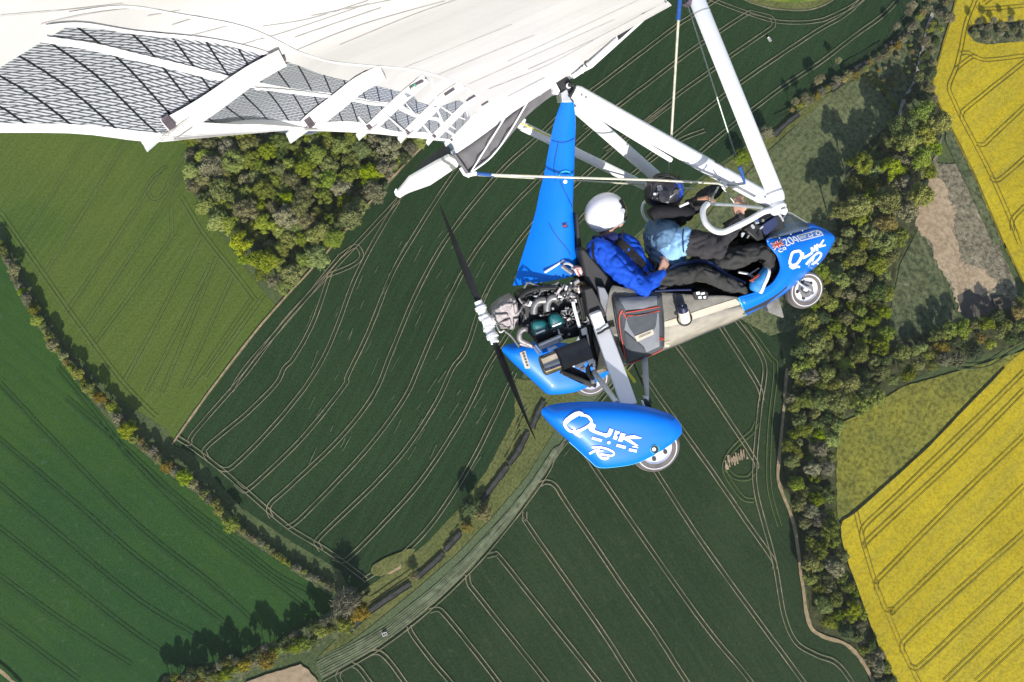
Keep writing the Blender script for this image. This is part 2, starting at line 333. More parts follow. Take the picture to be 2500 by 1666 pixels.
# tramlines
DK = M['track']
for pts in (
    f2(890, 345, 970, 400, 1100, 500, 1230, 610, 1440, 790, 1650, 920, 1830, 1055),
    f2(890, 350, 950, 375, 965, 330, 1130, 140, 1250, 0) + f1(1640, 1140, 1900, 860, 2290, 440, 2353, 370) + px(1080, 390, 1200, 280),
    f1(1330, 1545, 1420, 1400, 1700, 1080, 1960, 760),
    f1(1880, 880, 2010, 830, 2070, 785, 2075, 745, 2040, 712, 1960, 765),
    px(807, 668, 765, 789, 718, 874, 694, 900, 674, 939, 601, 1012, 508, 1090, 503, 1110, 513, 1125),
    px(973, 491, 922, 576, 867, 682, 824, 797, 786, 882, 733, 963, 650, 1061, 576, 1134, 552, 1147, 535, 1142),
    px(1290, 200, 1112, 422, 1000, 595, 952, 682, 901, 810, 850, 916, 840, 944, 747, 1061, 659, 1149, 606, 1195, 591, 1195, 575, 1180),
    px(1400, 250, 1311, 338, 1222, 420, 1102, 568, 1025, 700, 956, 861, 913, 963, 830, 1071, 708, 1188, 664, 1227, 657, 1247, 664, 1264),
    px(1560, 220, 1449, 313, 1316, 438, 1219, 540, 1138, 652, 1065, 800, 1022, 900, 988, 973, 910, 1081, 822, 1178, 729, 1271, 700, 1288),
    px(1640, 255, 1541, 331, 1454, 407, 1403, 453, 1293, 558, 1194, 700, 1140, 850, 1105, 900, 1066, 983, 993, 1095, 910, 1188, 783, 1310, 778, 1330, 785, 1345),
    px(1720, 320, 1640, 355, 1523, 445, 1413, 542, 1310, 700, 1250, 800, 1188, 900, 1154, 973, 1105, 1061, 1022, 1183, 920, 1296, 856, 1359, 837, 1369, 815, 1362),
    px(1257, 910, 1208, 1017, 1149, 1134, 1071, 1257, 993, 1345, 886, 1418),
    # the far end of the same field, above the trike
    k2(-100, 1040, 180, 870, 600, 550, 1000, 245, 1100, 180, 1400, -20),
    k2(100, 1230, 440, 1010, 720, 800, 1000, 585, 1200, 440, 1640, 150, 1720, 130),
    k2(300, 1440, 690, 1170, 1000, 910, 1320, 680, 1520, 530, 1870, 290, 1910, 240, 1900, 190, 1850, 160, 1720, 132),
    k2(700, 1530, 950, 1310, 1400, 950, 1610, 790, 2000, 520, 2352, 290) + px(2060, 40, 2110, -5),
    k2(1210, 1460, 1540, 1190, 1720, 1050, 2000, 840, 2352, 610) + f5(1000, 240, 1180, 110, 1290, 0),
    k2(1290, -10, 1600, 110, 1900, 205, 2150, 225, 2352, 205) + f5(860, 110, 1000, 40, 1070, -20),
    ):
    tramline(pts, DK, dark)
for k in range(90):     # short sprayer gaps in the drilling
    x = 760 + random.random()*640; y = 560 + random.random()*560
    if y < 640 - (x-760)*0.5: continue
    ln = 14 + random.random()*34
    a = R_(62 - (x-1000)*0.02 + random.uniform(-5, 5))
    strip('drill_line', [(x, y), (x - math.cos(a)*ln*0.5, y + math.sin(a)*ln*0.5), (x - math.cos(a)*ln, y + math.sin(a)*ln)], 0.12 + 0.14*random.random(), M['track_soft'], TZ+0.2+k*0.001, dark, n=3)

SO = (
    px(1640, 770) + f3(1395, 365, 1311, 500, 1250, 595, 1100, 793, 920, 1003, 700, 1212, 450, 1403, 180, 1552),
    f3(1265, 580, 1300, 568, 1345, 590, 1410, 690, 1700, 1118) + px(1600, 1545, 1680, 1670),
    f3(1190, 715, 1192, 750, 1220, 805, 1560, 1290, 1740, 1568, 1900, 1800),
    f3(1000, 940, 1040, 930, 1075, 955, 1300, 1240, 1560, 1568, 1720, 1780),
    f3(905, 1030, 912, 1075, 960, 1140, 1300, 1568, 1480, 1800),
    f3(715, 1212, 755, 1203, 795, 1235, 930, 1400, 1060, 1568, 1200, 1750),
    f3(612, 1285, 630, 1330, 720, 1450, 830, 1580), f3(415, 1422, 465, 1420, 520, 1470, 600, 1580), f3(325, 1478, 365, 1500, 425, 1580), f3(268, 1508, 258, 1540, 285, 1590),
    px(1400, 1060, 1452, 1144, 1700, 1500, 1830, 1660, 1960, 1840),
    px(1540, 1050, 1609, 1164, 1717, 1330, 1844, 1506, 1962, 1666, 2080, 1830),
    f4(-60, 30, 0, 120, 150, 330, 300, 540, 450, 760, 580, 945, 595, 1000),
    f4(-60, -380, 60, -180, 190, 0, 340, 220, 490, 450, 500, 500),
    f4(250, -330, 350, -170, 460, 0, 520, 105, 530, 160),
    px(1770, 750) + f4(420, -220, 500, -110, 545, 0, 520, 200, 497, 450, 500, 610, 560, 840, 600, 1000, 640, 1230, 700, 1365, 800, 1430, 900, 1470, 980, 1568, 1080, 1750),
    px(1820, 790) + f4(570, -60, 600, 0, 575, 250, 565, 430, 570, 610, 620, 790),
    f4(505, 270, 480, 320, 420, 370, 360, 440, 345, 510, 390, 590, 440, 650, 490, 660),
    f4(350, 500, 400, 545, 460, 550, 490, 520),
    )
for i, pts in enumerate(SO): tramline(pts, M['track_green'] if i in (16, 17, 18) else DK, south, w=0.34 if i in (16, 17, 18) else 0.44)
for k in range(9):      # a trampled patch, pale stems laid in short uneven lines
    x = 345 + 13*k; y = 462 - 6*k + random.uniform(-5, 5)
    strip('flattened_crop', f4(x, y - random.uniform(4, 20), x + 7, y + 18, x + 12, y + random.uniform(26, 44)), 0.55 + 0.5*random.random(), M['soil'], TZ+0.3+k*.002, south, n=4, wob=0.6)
OL = ((130, 690, 480, 130), (260, 880, 760, 60), (380, 1105, 950, 250), (470, 1200, 1060, 300), (545, 1280, 1010, 640), (720, 1490, 1165, 650), (840, 1560, 1215, 820), (1040, 1540, 1340, 890), (930, 1567, 1250, 780), (1090, 1540, 1450, 1020), (1180, 1470, 1520, 1000))
for x0, y0, x1, y1 in OL:
    tramline(f1(x0, y0, x0*.6+x1*.4, y0*.6+y1*.4+6, x1, y1), M['track_green'], olive, w=0.24, n=4)
for pts in (f1(0, 520, 260, 890, 480, 1200, 715, 1510, 900, 1700), f1(1040, 430, 1180, 660, 1340, 860, 1470, 1030), f1(1060, 250, 990, 430, 985, 600, 970, 680), f1(960, 260, 870, 340, 850, 400, 880, 450, 940, 420, 1000, 300, 1080, 170)):
    tramline(pts, M['track_green'], olive, w=0.26)

GR = (((290, 0), (480, 230), (650, 450), (940, 740), (1220, 960), (1540, 1200)), ((330, 150), (620, 400), (900, 660), (1170, 870), (1400, 1050), (1610, 1150)),
      ((0, 80), (330, 430), (700, 800), (1090, 1110), (1310, 1310)), ((-40, 330), (330, 640), (700, 960), (1100, 1260), (1200, 1350)), ((-60, 540), (300, 840), (700, 1170), (1090, 1400)), ((-60, 760), (300, 1040), (700, 1350), (950, 1500)), ((-60, 1000), (300, 1260), (660, 1490)), ((-60, 1230), (200, 1420), (400, 1567)))
for i, g in enumerate(GR):
    tramline([f2(*q)[0] for q in g], M['track_dark'], green, w=0.34, gauge=1.8)
strip('path', f2(-40, 1470, 40, 1530, 110, 1600), 1.6, M['path'], parent=None)

RP = (f4(1842, 15, 1600, 255, 1200, 640, 1050, 780, 1030, 830), f4(1842, 105, 1500, 450, 1075, 845, 1050, 885), f4(1842, 335, 1500, 660, 1140, 1025, 1105, 1070, 1103, 1110),
      f4(1842, 585, 1230, 1170, 1190, 1205, 1150, 1205, 1130, 1170), f4(1842, 820, 1500, 1120, 1260, 1345, 1232, 1390, 1235, 1420), f4(1842, 1000, 1500, 1320, 1330, 1480, 1295, 1498, 1265, 1485),
      f4(1000, 715, 1040, 880, 1100, 1080, 1160, 1230, 1240, 1420, 1290, 1520, 1330, 1600), f4(1842, 1180, 1440, 1567), f4(1842, 1340, 1600, 1567))
for i, pts in enumerate(RP): tramline(pts, M['track_rape'], rape, w=0.36)
RQ = (f5(1790, -20, 1720, 150, 1685, 320, 1650, 450, 1610, 560, 1640, 650, 1700, 780, 1780, 930, 1880, 1130, 1990, 1380, 2060, 1567), f5(2130, 370, 1990, 480, 1730, 690, 1695, 725, 1692, 760),
      f5(2130, 650, 1880, 885, 1830, 930, 1785, 925), f5(2130, 980, 1960, 1130, 1905, 1158, 1872, 1140), f5(2130, 1290, 2030, 1385, 2010, 1430, 2015, 1480), f5(1652, 450, 1760, 370, 1850, 390, 2130, 358), f5(1680, 350, 1730, 345, 1780, 375), f5(1790, 20, 1830, 65, 2130, 40), f5(1830, 30, 1900, -20))
for i, pts in enumerate(RQ): tramline(pts, M['track_rape'], rape2, w=0.36)
tramline(f6(1140, 1300, 1320, 1290, 1460, 1210, 1600, 1130), M['track_green'], None, w=0.5).__setitem__('kind', 'structure')
# ------------------------------------------------------------------ trees
def crown_mesh(name, mat_, seed, R=1.0, flat=0.75, lumps=30, leaves=80, leaf=0.10, twiggy=False):
    """unit-radius crown: lumps spread through a dome, each a small core with leaf-sized faces around it"""
    rg = np.random.default_rng(seed); V = []; F = []
    cs = []
    k = 0
    sq = 1 + 0.25*rg.random(2)
    while len(cs) < lumps and k < 4000:
        k += 1
        a = rg.random()*2*math.pi; u = rg.random()
        zz = u**0.6*1.15 - 0.15; rr = math.sqrt(max(0, 1-min(1, zz)**2))*(0.60+0.38*rg.random()) + 0.02
        rr *= 0.80 + 0.30*noise.noise(Vector((math.cos(a)*1.3+seed, math.sin(a)*1.3, zz)))
        c = np.array([math.cos(a)*rr*0.84*sq[0], math.sin(a)*rr*0.84*sq[1], flat*zz*(0.75+0.25*rg.random())])
        if all(np.linalg.norm(c-d) > 0.18 for d in cs): cs.append(c)
    ico = bmesh.new(); bmesh.ops.create_icosphere(ico, subdivisions=1, radius=1.0)
    iv = [np.array(v.co) for v in ico.verts]; ifc = [[v.index for v in f.verts] for f in ico.faces]; ico.free()
    for c in cs:
        r = 0.15 + 0.15*rg.random()
        if not twiggy:
            b = len(V)
            for v in iv: V.append(c + v*r*0.80*(0.75+0.4*rg.random()))
            for f in ifc: F.append([b+i for i in f])
        for q in range(leaves if not twiggy else leaves//2):
            d = rg.normal(size=3); d /= np.linalg.norm(d)
            if d[2] < -0.35: d[2] *= -0.7
            p = c + d*r*(0.72+0.5*rg.random())
            nrm = d + rg.normal(size=3)*0.55; nrm /= np.linalg.norm(nrm)
            t = np.cross(nrm, rg.normal(size=3)); t /= (np.linalg.norm(t)+1e-9); w = np.cross(nrm, t)
            s = leaf*(0.55+0.7*rg.random())
            b = len(V)
            if twiggy:
                V += [p - t*s*1.6 - w*s*0.13, p + t*s*1.6 - w*s*0.09, p + t*s*1.6 + w*s*0.09, p - t*s*1.6 + w*s*0.13]
            else:
                V += [p - t*s*0.6, p + w*s*0.42, p + t*s*0.6, p - w*s*0.42]
            F.append([b, b+1, b+2, b+3])
        if twiggy:
            b = len(V); e = c; s0 = np.array([0, 0, -0.2]); d = e - s0; t = np.cross(d, [0.3, 0.5, 0.8]); t = t/np.linalg.norm(t)*0.028
            V += [s0 - t, s0 + t, e + t*0.35, e - t*0.35]; F.append([b, b+1, b+2, b+3])
            w = np.cross(d/np.linalg.norm(d), t); V += [s0 - w, s0 + w, e + w*0.35, e - w*0.35]; F.append([b+4, b+5, b+6, b+7])
            for q in range(16):
                f = 0.3+0.7*rg.random(); o = s0 + d*f; g = d/np.linalg.norm(d) + rg.normal(size=3)*0.7; g = g/np.linalg.norm(g)*(0.2+0.2*rg.random())
                tt = np.cross(g, rg.normal(size=3)); tt = tt/np.linalg.norm(tt)*0.012; b = len(V)
                V += [o - tt, o + tt, o + g + tt*0.3, o + g - tt*0.3]; F.append([b, b+1, b+2, b+3])
    return mesh(name, V, F, mat_)

def trunk_mesh(name, seed):
    """tapered trunk with a few limbs; unit crown radius, base at z = 0, crown centre at z = 1"""
    rg = random.Random(seed); V = []; F = []
    def limb(a, b, r0, r1, n=6):
        d = (b-a).normalized(); t = d.orthogonal().normalized(); w = d.cross(t); base = len(V)
        for p, r in ((a, r0), (a.lerp(b, 0.5) + t*r0*0.4, (r0+r1)/2), (b, r1)):
            for i in range(n): V.append(p + (t*math.cos(i*2*math.pi/n) + w*math.sin(i*2*math.pi/n))*r)
        for k in range(2):
            for i in range(n): F.append((base+k*n+i, base+k*n+(i+1) % n, base+(k+1)*n+(i+1) % n, base+(k+1)*n+i))
    limb(Vector((0, 0, -0.03)), Vector((0.03, 0.02, 1.0)), 0.075, 0.045)
    for i in range(5):
        a = i*1.257 + rg.random(); z = 0.6 + 0.35*rg.random()
        limb(Vector((0, 0, z)), Vector((math.cos(a)*0.55, math.sin(a)*0.55, z+0.35+0.3*rg.random())), 0.035, 0.012)
    return mesh(name, V, F, M['bark'])

LM = {
 'lime':  leaf_mat('lime_leaves', (0.175, 0.225, 0.014), (0.300, 0.335, 0.032)),
 'green': leaf_mat('mid_green_leaves', (0.140, 0.190, 0.022), (0.262, 0.295, 0.045)),
 'olive': leaf_mat('olive_leaves', (0.155, 0.175, 0.030), (0.275, 0.282, 0.060)),
 'deep':  leaf_mat('deep_green_leaves', (0.050, 0.080, 0.022), (0.105, 0.135, 0.038)),
 'bud':   leaf_mat('budding_twigs', (0.158, 0.150, 0.072), (0.272, 0.250, 0.125), 0.03, 0.12),
 'amber': leaf_mat('amber_leaves', (0.200, 0.160, 0.032), (0.340, 0.265, 0.060), 0.02),
}
CROWN = {}
for kk, m in LM.items():
    CROWN[kk] = [crown_mesh('crown', m, 100*i + len(CROWN), flat=(0.62, 0.8, 0.95, 0.7)[i], lumps=(26, 34, 30, 38)[i]) for i in range(4)]
CROWN['bare'] = [crown_mesh('crown', LM['bud'], 900+i, flat=0.85, lumps=34, leaves=44, leaf=0.13, twiggy=True) for i in range(3)]
TRUNK = [trunk_mesh('trunk', i) for i in range(3)]

def tree(p, R, H, kind, name, label, group=None, cat='tree'):
    """one tree: an Empty at its foot > trunk, crown; R crown radius, H height of the crown's middle"""
    o = bpy.data.objects.new(name, None); COL.objects.link(o); o.empty_display_size = 1
    o.location = (p.x, p.y, 0); o.rotation_euler = (0, 0, random.random()*6.28)
    tag(o, label, cat, group)
    t = link('trunk', random.choice(TRUNK), o); t.scale = (R*0.8, R*0.8, H)
    c = link('crown', random.choice(CROWN[kind]), o); c.location = (0, 0, H); 
    c.scale = (R, R*random.uniform(0.88, 1.12), R*random.uniform(0.85, 1.25))
    c.rotation_euler = (random.uniform(-.12, .12), random.uniform(-.12, .12), 0)
    return o

def inside(p, poly):
    x, y = p; c = False; n = len(poly)
    for i in range(n):
        (x1, y1), (x2, y2) = poly[i], poly[(i+1) % n]
        if (y1 > y) != (y2 > y) and x < (x2-x1)*(y-y1)/(y2-y1)+x1: c = not c
    return c
TAKEN = []
def scatter(poly, rmin, rmax, n, gap=0.78):
    xs = [q[0] for q in poly]; ys = [q[1] for q in poly]; out = []
    for _ in range(n):
        p = (random.uniform(min(xs), max(xs)), random.uniform(min(ys), max(ys)))
        if not inside(p, poly): continue
        r = random.uniform(rmin, rmax)**1.0
        if all((p[0]-a)**2 + (p[1]-b)**2 > (gap*(r+q))**2 for a, b, q in TAKEN):
            TAKEN.append((p[0], p[1], r)); out.append((p, r))
    return out
def at_top(p, H):
    """foot of a tree whose crown (H up) shows at photo point p"""
    g = G(p, H); return Vector((g.x, g.y, 0))
MPP = 0.203      # metres of ground per photo pixel
WORDS = {'lime': 'bright lime green', 'green': 'mid green', 'olive': 'olive green', 'deep': 'dark green', 'bud': 'grey budding', 'amber': 'amber tinged', 'bare': 'bare twiggy'}
SIZES = ('smaller', 'medium', 'larger')
def forest(spots, kinds, where, group, h0=1.15, name='broadleaf_tree', cat='tree', noun='tree', grow=1.06):
    """each label tells size, colour and which part of the stand the tree is in"""
    if not spots: return
    xs = sorted(p[0] for p, _ in spots); ys = sorted(p[1] for p, _ in spots); rs = sorted(r for _, r in spots)
    n = len(spots); q = lambda L, f: L[min(n-1, int(n*f))]
    wide = (xs[-1]-xs[0]) > 150; tall = (ys[-1]-ys[0]) > 150
    for (p, r) in spots:
        kd = random.choices([k for k, _ in kinds], [w for _, w in kinds])[0]
        R = r*MPP*grow; H = max(1.2, R*h0*random.uniform(0.85, 1.2))
        v = ('upper', 'middle', 'lower')[(p[1] > q(ys, .33)) + (p[1] > q(ys, .67))] if tall else ''
        h = ('left', 'central', 'right')[(p[0] > q(xs, .33)) + (p[0] > q(xs, .67))] if wide else ''
        z = SIZES[(r > q(rs, .33)) + (r > q(rs, .67))]
        pl = (', ' + ' '.join(w for w in (v, h) if w) + ' part') if (v or h) else ''
        lab = f'{z} {WORDS[kd]} {noun} {where}{pl}'
        tree(at_top(p, H), R, H, kd, name, lab, f'{z} {WORDS[kd]} {noun}s {group}{pl}', cat)

def single(p, r, H, kind, label, name='broadleaf_tree', cat='tree'):
    TAKEN.append((p[0], p[1], r)); tree(at_top(p, H), r*MPP, H, kind, name, label, None, cat)

# trees that stand out
single(f1(1822, 185)[0], 31, 8.5, 'lime', 'large round lime green tree standing out in the copse below the wing battens')
single(f1(2010, 230)[0], 25, 8.0, 'lime', 'second round lime green tree in the copse, right of the largest one')
single(f1(1580, 335)[0], 20, 7.5, 'lime', 'small round lime green tree alone among darker trees mid copse')
single(f1(1770, 580)[0], 30, 7.0, 'bud', 'wide grey brown budding tree near the right edge of the copse')
single(f1(222, 1135)[0], 17, 4.0, 'lime', 'round yellow green tree bulging out of the thin left hedge')
single(f2(645, 305)[0], 25, 5.0, 'lime', 'biggest lime green tree in the long hedge, above the corner of the wheat field')
single(f2(920, 545)[0], 21, 5.0, 'lime', 'lime green tree midway along the hedge beside the wheat field')
single(f2(1160, 775)[0], 22, 5.0, 'lime', 'last lime green tree down the long hedge before it turns thin')
single(f2(1735, 1165)[0], 40, 7.0, 'bare', 'large bare brown tree at the corner where two hedges meet')
single(f2(1800, 1205)[0], 28, 5.0, 'amber', 'amber tree beside the large bare tree at the hedge corner')
single(f2(1720, 1265)[0], 26, 4.5, 'lime', 'yellow green bushy tree below the hedge corner next to the ditch')
single(f3(915, 690)[0], 27, 6.0, 'deep', 'lone dark green tree casting its shadow across the ditch')
single(f3(985, 720)[0], 24, 3.0, 'amber', 'straw coloured bush beside the lone dark tree at the ditch')
single(f3(905, 790)[0], 18, 2.4, 'amber', 'low straw coloured bush below the lone tree at the ditch')
single(f3(635, 1035)[0], 13, 2.5, 'bare', 'small bare bush on the ditch near the soil patch')
single(f5(290, 1010)[0], 24, 5.0, 'lime', 'yellow green tree at the field edge just left of the white front upright')
single(f5(440, 860)[0], 20, 4.5, 'bare', 'bare bush at the near end of the dark ditch beside the white upright')

copse = f1(1085, -40, 1090, 330, 1190, 480, 1300, 640, 1430, 830, 1560, 960, 1620, 990, 1800, 820, 2080, 510, 2353, 225) + px(1045, 335, 1060, 290)
forest(scatter(copse, 17, 30, 3200, 0.62), (('green', 6), ('lime', 4.5), ('olive', 4), ('bud', 1.6), ('deep', 1.0), ('bare', .5)), 'in the triangular copse', 'in the triangular copse', grow=1.22)
forest(scatter(copse, 9, 14, 2200, 0.72), (('green', 3), ('olive', 3), ('deep', 2)), 'filling gaps in the copse', 'filling gaps in the copse', 0.8, 'young_tree')

def along(pts, step, r0, r1, side):
    c = [Vector(q) for q in spline([(x, y, 0) for x, y in pts], 8)]; out = []; acc = 0
    for a, b in zip(c, c[1:]):
        L = (b-a).length; d = (b-a)/L if L else Vector((1, 0, 0)); nn = Vector((-d.y, d.x, 0))
        while acc < L:
            r = random.uniform(r0, r1); p = a + d*acc + nn*random.uniform(-side, side)
            if all((p.x-x)**2 + (p.y-y)**2 > (0.55*(r+q))**2 for x, y, q in TAKEN):
                TAKEN.append((p.x, p.y, r)); out.append(((p.x, p.y), r))
            acc += step*random.uniform(0.7, 1.3)
        acc -= L
    return out
hedge1 = f1(0, 690, 70, 830, 130, 960, 190, 1060, 250, 1170, 330, 1290, 430, 1420, 520, 1540) + f2(560, 190, 640, 310, 760, 420, 900, 530, 1040, 640, 1160, 770)
forest(along(hedge1, 9, 10, 17, 4), (('bud', 5), ('olive', 5), ('amber', 1), ('green', 2)), 'in the long left hedge', 'in the long left hedge', 1.25, 'hedgerow_tree')
forest(along(f2(1190, 800, 1300, 870, 1420, 960, 1540, 1030, 1670, 1100), 8, 7, 10, 2), (('bud', 3), ('olive', 3)), 'in the clipped hedge near the corner tree', 'in the clipped hedge', 1.2, 'hedge_shrub', 'shrub', 'shrub')
hedge2 = f2(1650, 1290, 1560, 1340, 1450, 1390, 1340, 1440, 1230, 1490, 1100, 1530, 960, 1565) + px(400, 1690)
forest(along(hedge2, 11, 13, 20, 8), (('amber', 2), ('lime', 3), ('olive', 5), ('bud', 2), ('green', 2)), 'in the broad bottom hedge', 'in the bottom hedge', 1.5, 'hedgerow_tree')
forest(along([(x-4, y-22) for x, y in hedge2], 15, 9, 14, 5), (('deep', 3), ('bare', 2), ('olive', 2)), 'on the shaded side of the bottom hedge', 'on the shaded side of the bottom hedge', 2.4, 'hedgerow_tree')

# the long wood on the right: its parts are told apart by where they stand
KW = (('green', 6), ('olive', 4), ('lime', 3), ('bud', .7), ('deep', 1.5), ('amber', .4))
woodA = f5(1290, 745, 1180, 900, 1040, 1020, 1000, 1150, 930, 1290, 910, 1400, 960, 1500) + f6(400, 400, 560, 470, 800, 330, 900, 250) + f5(1500, 1000, 1560, 800, 1470, 700)
forest(scatter(woodA, 19, 33, 1800, 0.66), (('olive', 5), ('green', 5), ('bud', 1.2), ('amber', .5), ('lime', 2)), 'in the tall wood beside the meadow', 'in the upper wood', 1.9, grow=1.15)
forest(scatter(woodA, 9, 14, 900, 0.7), (('deep', 2), ('olive', 2), ('bud', 2)), 'as undergrowth in the upper wood', 'undergrowth of the upper wood', 0.8, 'young_tree')
woodB = f6(400, 420, 300, 560, 250, 700, 200, 900, 150, 1060, 110, 1250, 90, 1400, 60, 1567, 600, 1567, 680, 1300, 690, 1000, 690, 700, 740, 560, 800, 450, 700, 380, 560, 470)
forest(scatter(woodB, 15, 27, 3000, 0.66), KW, 'in the middle long wood', 'in the middle wood', 1.4, grow=1.15)
forest(scatter(woodB, 8, 12, 1500, 0.7), (('deep', 2), ('olive', 2), ('green', 2)), 'as undergrowth in the middle wood', 'undergrowth of the middle wood', 0.8, 'young_tree')
woodC = f6(700, 1180, 900, 1110, 1100, 1050, 1250, 1010, 1568, 900, 1640, 880, 1640, 1080, 1400, 1160, 1180, 1250, 900, 1330, 700, 1400)
forest(scatter(woodC, 14, 24, 900, 0.72), KW, 'in the arm of wood below stubble', 'in the arm of the wood', 1.3, grow=1.12)
woodD = f4(700, 0, 690, 130, 670, 250, 655, 400, 645, 540, 700, 690, 730, 800, 760, 1000, 790, 1200, 900, 1320, 1010, 1370, 1060, 1300, 1000, 1100, 930, 950, 905, 760, 880, 500, 900, 300, 1000, 200, 1300, 20, 1300, 0)
forest(scatter(woodD, 13, 23, 2200, 0.72), (('green', 4), ('olive', 4), ('deep', 2), ('bud', 1), ('lime', 1.5), ('bare', 1)), 'in the tail of wood beside rapeseed', 'in the tail of the wood', 1.3, grow=1.12)
woodE = f4(1010, 1340, 1070, 1330, 1110, 1420, 1190, 1567, 1250, 1700, 1140, 1700, 1080, 1540)
forest(scatter(woodE, 10, 17, 500, 0.72), (('deep', 3), ('bud', 2), ('olive', 1)), 'at the thin bottom end of wood', 'at the thin end of the wood')
woodF = f5(1310, 730, 1340, 600, 1420, 480, 1440, 300, 1500, 100, 1420, 0, 1500, -60, 1650, -60, 1600, 150, 1520, 380, 1480, 540, 1520, 650, 1450, 720)
forest(scatter(woodF, 9, 17, 800, 0.75), (('deep', 4), ('bud', 3), ('olive', 2), ('bare', 2)), 'along the pale path at the top right', 'along the pale path', 1.0, 'young_tree')
forest(along(f5(1110, 480, 1180, 560, 1240, 640, 1270, 700), 9, 6, 9, 3), (('olive', 2), ('green', 1)), 'in the row by the path', 'in the row by the path', 0.9, 'hedge_shrub', 'shrub', 'shrub')
forest(along(f5(600, 690, 700, 640, 800, 580, 900, 520, 1010, 470, 1130, 400, 1220, 340, 1330, 230, 1430, 90, 1480, 0), 17, 8, 14, 6), (('amber', 4), ('bud', 4), ('bare', 2), ('olive', 1)), 'along the ditch above the meadow', 'along the ditch above the meadow', 0.75, 'hedge_shrub', 'shrub', 'shrub')
for q in f5(600, 690, 660, 660, 740, 560, 760, 545, 870, 430, 1235, 215, 1310, 130, 1330, 90): tree(G(q), 2.6*random.uniform(0.8, 1.2), 6.5, 'bare', 'slender_tree', 'slender bare tree throwing a long shadow on the wheat', 'slender trees at the ditch')
forest(scatter(f5(1090, 480, 1240, 640, 1340, 600, 1420, 380, 1350, 220, 1180, 330), 4, 8, 120, 1.1), (('bud', 2), ('olive', 2), ('amber', 1)), 'dotted over the scrub left of the pale path', 'dotted over the scrub', 0.6, 'scrub_bush', 'bush', 'bush')
forest(scatter(f5(1740, 215, 1800, 180, 2091, 165, 2091, 255, 1790, 270), 8, 13, 160, 0.9), (('bud', 3), ('bare', 2), ('deep', 1), ('olive', 1)), 'on the island in the upper rapeseed', 'on the rapeseed island', 1.0, 'young_tree')
for q in f5(1760, 180, 1850, 175, 1960, 165, 1900, 200, 2040, 190): tree(G(q), 2.2, 5.5, 'bare', 'slender_tree', 'thin bare tree casting a shadow from the island onto rapeseed', 'thin bare trees on the island')
single(f6(1540, 880)[0], 16, 5, 'green', 'green tree at the corner of the stubble and the rapeseed')


def trough(p, L, w, h, rz, m, name, label, cat):
    """open-topped field trough: four walls, a floor and two feet"""
    a = G(p); o = bpy.data.objects.new(name, None); COL.objects.link(o); o.location = (a.x, a.y, 0.65); o.rotation_euler = (0, 0, rz); tag(o, label, cat)
    V = []; F = []
    for sx, sy, z in ((1, 1, h), (.82, .7, h), (.74, .55, .15), (.92, .9, .12)):
        V += [(sx*L/2, sy*w/2, z), (-sx*L/2, sy*w/2, z), (-sx*L/2, -sy*w/2, z), (sx*L/2, -sy*w/2, z)]
    for i, j in ((0, 1), (1, 2), (3, 0)):
        for k in range(4): F.append((4*i+k, 4*i+(k+1) % 4, 4*j+(k+1) % 4, 4*j+k))
    F += [(8, 9, 10, 11), (15, 14, 13, 12)]
    link('basin', mesh('basin', V, F, m), o)
    for x in (-.3, .3):
        link('foot', mesh('foot', [(x*L-.15, -w*.4, 0), (x*L+.15, -w*.4, 0), (x*L+.15, w*.4, 0), (x*L-.15, w*.4, 0), (x*L-.1, -w*.35, .15), (x*L+.1, -w*.35, .15), (x*L+.1, w*.35, .15), (x*L-.1, w*.35, .15)], [(0, 1, 5, 4), (1, 2, 6, 5), (2, 3, 7, 6), (3, 0, 4, 7), (4, 5, 6, 7)], m), o)
pale = surf('pale_concrete', (0.62, 0.60, 0.56), 0.8, var=.15, scale=2)
trough(k2(1868, 390)[0], 2.6, 1.1, .9, R_(-60), pale, 'water_trough', 'white water trough standing alone in the wheat at the top', 'trough')
trough(f3(492, 1325)[0], 2.2, 1.6, .9, R_(20), pale, 'water_trough', 'white water trough on the pale grass margin below the ditch', 'trough')
trough(f6(1388, 885)[0], 4.2, 4.0, 1.3, R_(15), surf('weathered_timber', (0.10, 0.085, 0.06), .9, var=.3, scale=3), 'hay_feeder', 'square timber feeder near the corner of the stubble', 'feeder')
# ------------------------------------------------------------------ the aircraft's own frame (x forward, y left, z up)
YC = -5.87
AL = ray((894, 323)).normalized()
def cam_pt(p, y):
    r = ray(p); return r*((y - YC)/r.dot(AL))
_mid = cam_pt((1605, 1090), -0.8) + AL*0.8
_v = cam_pt((1960, 715), 0.0) - _mid
AF = (_v - AL*_v.dot(AL)).normalized(); AU = AF.cross(AL)
_c, _s = math.cos(R_(-12)), math.sin(R_(-12))
AF, AU = AF*_c + AU*_s, AU*_c - AF*_s
AO = _mid - AU*0.2
A_LOC = Matrix((AF, AL, AU))                      # camera frame -> aircraft frame
def A(p, y): return A_LOC @ (cam_pt(p, y) - AO)
def As(pts, y): return [A(p, y) for p in pts]
def AX(p, x):
    r = ray(p); t = (x + AO.dot(AF))/r.dot(AF); return A_LOC @ (r*t - AO)
EYE = A_LOC @ (-AO)
_m = (CAMROT @ Matrix((AF, AL, AU)).transposed()).to_4x4(); _m.translation = CAMPOS + CAMROT @ AO
AIR = _m

def thing(name, label, cat, base=(0, 0, 0), group=None):
    o = bpy.data.objects.new(name, None); COL.objects.link(o); o.empty_display_size = 0.2
    o.matrix_world = AIR @ Matrix.Translation(Vector(base)); o['label'] = label; o['category'] = cat
    if group: o['group'] = group
    BASE[o.name] = Vector(base)
    return o
BASE = {}

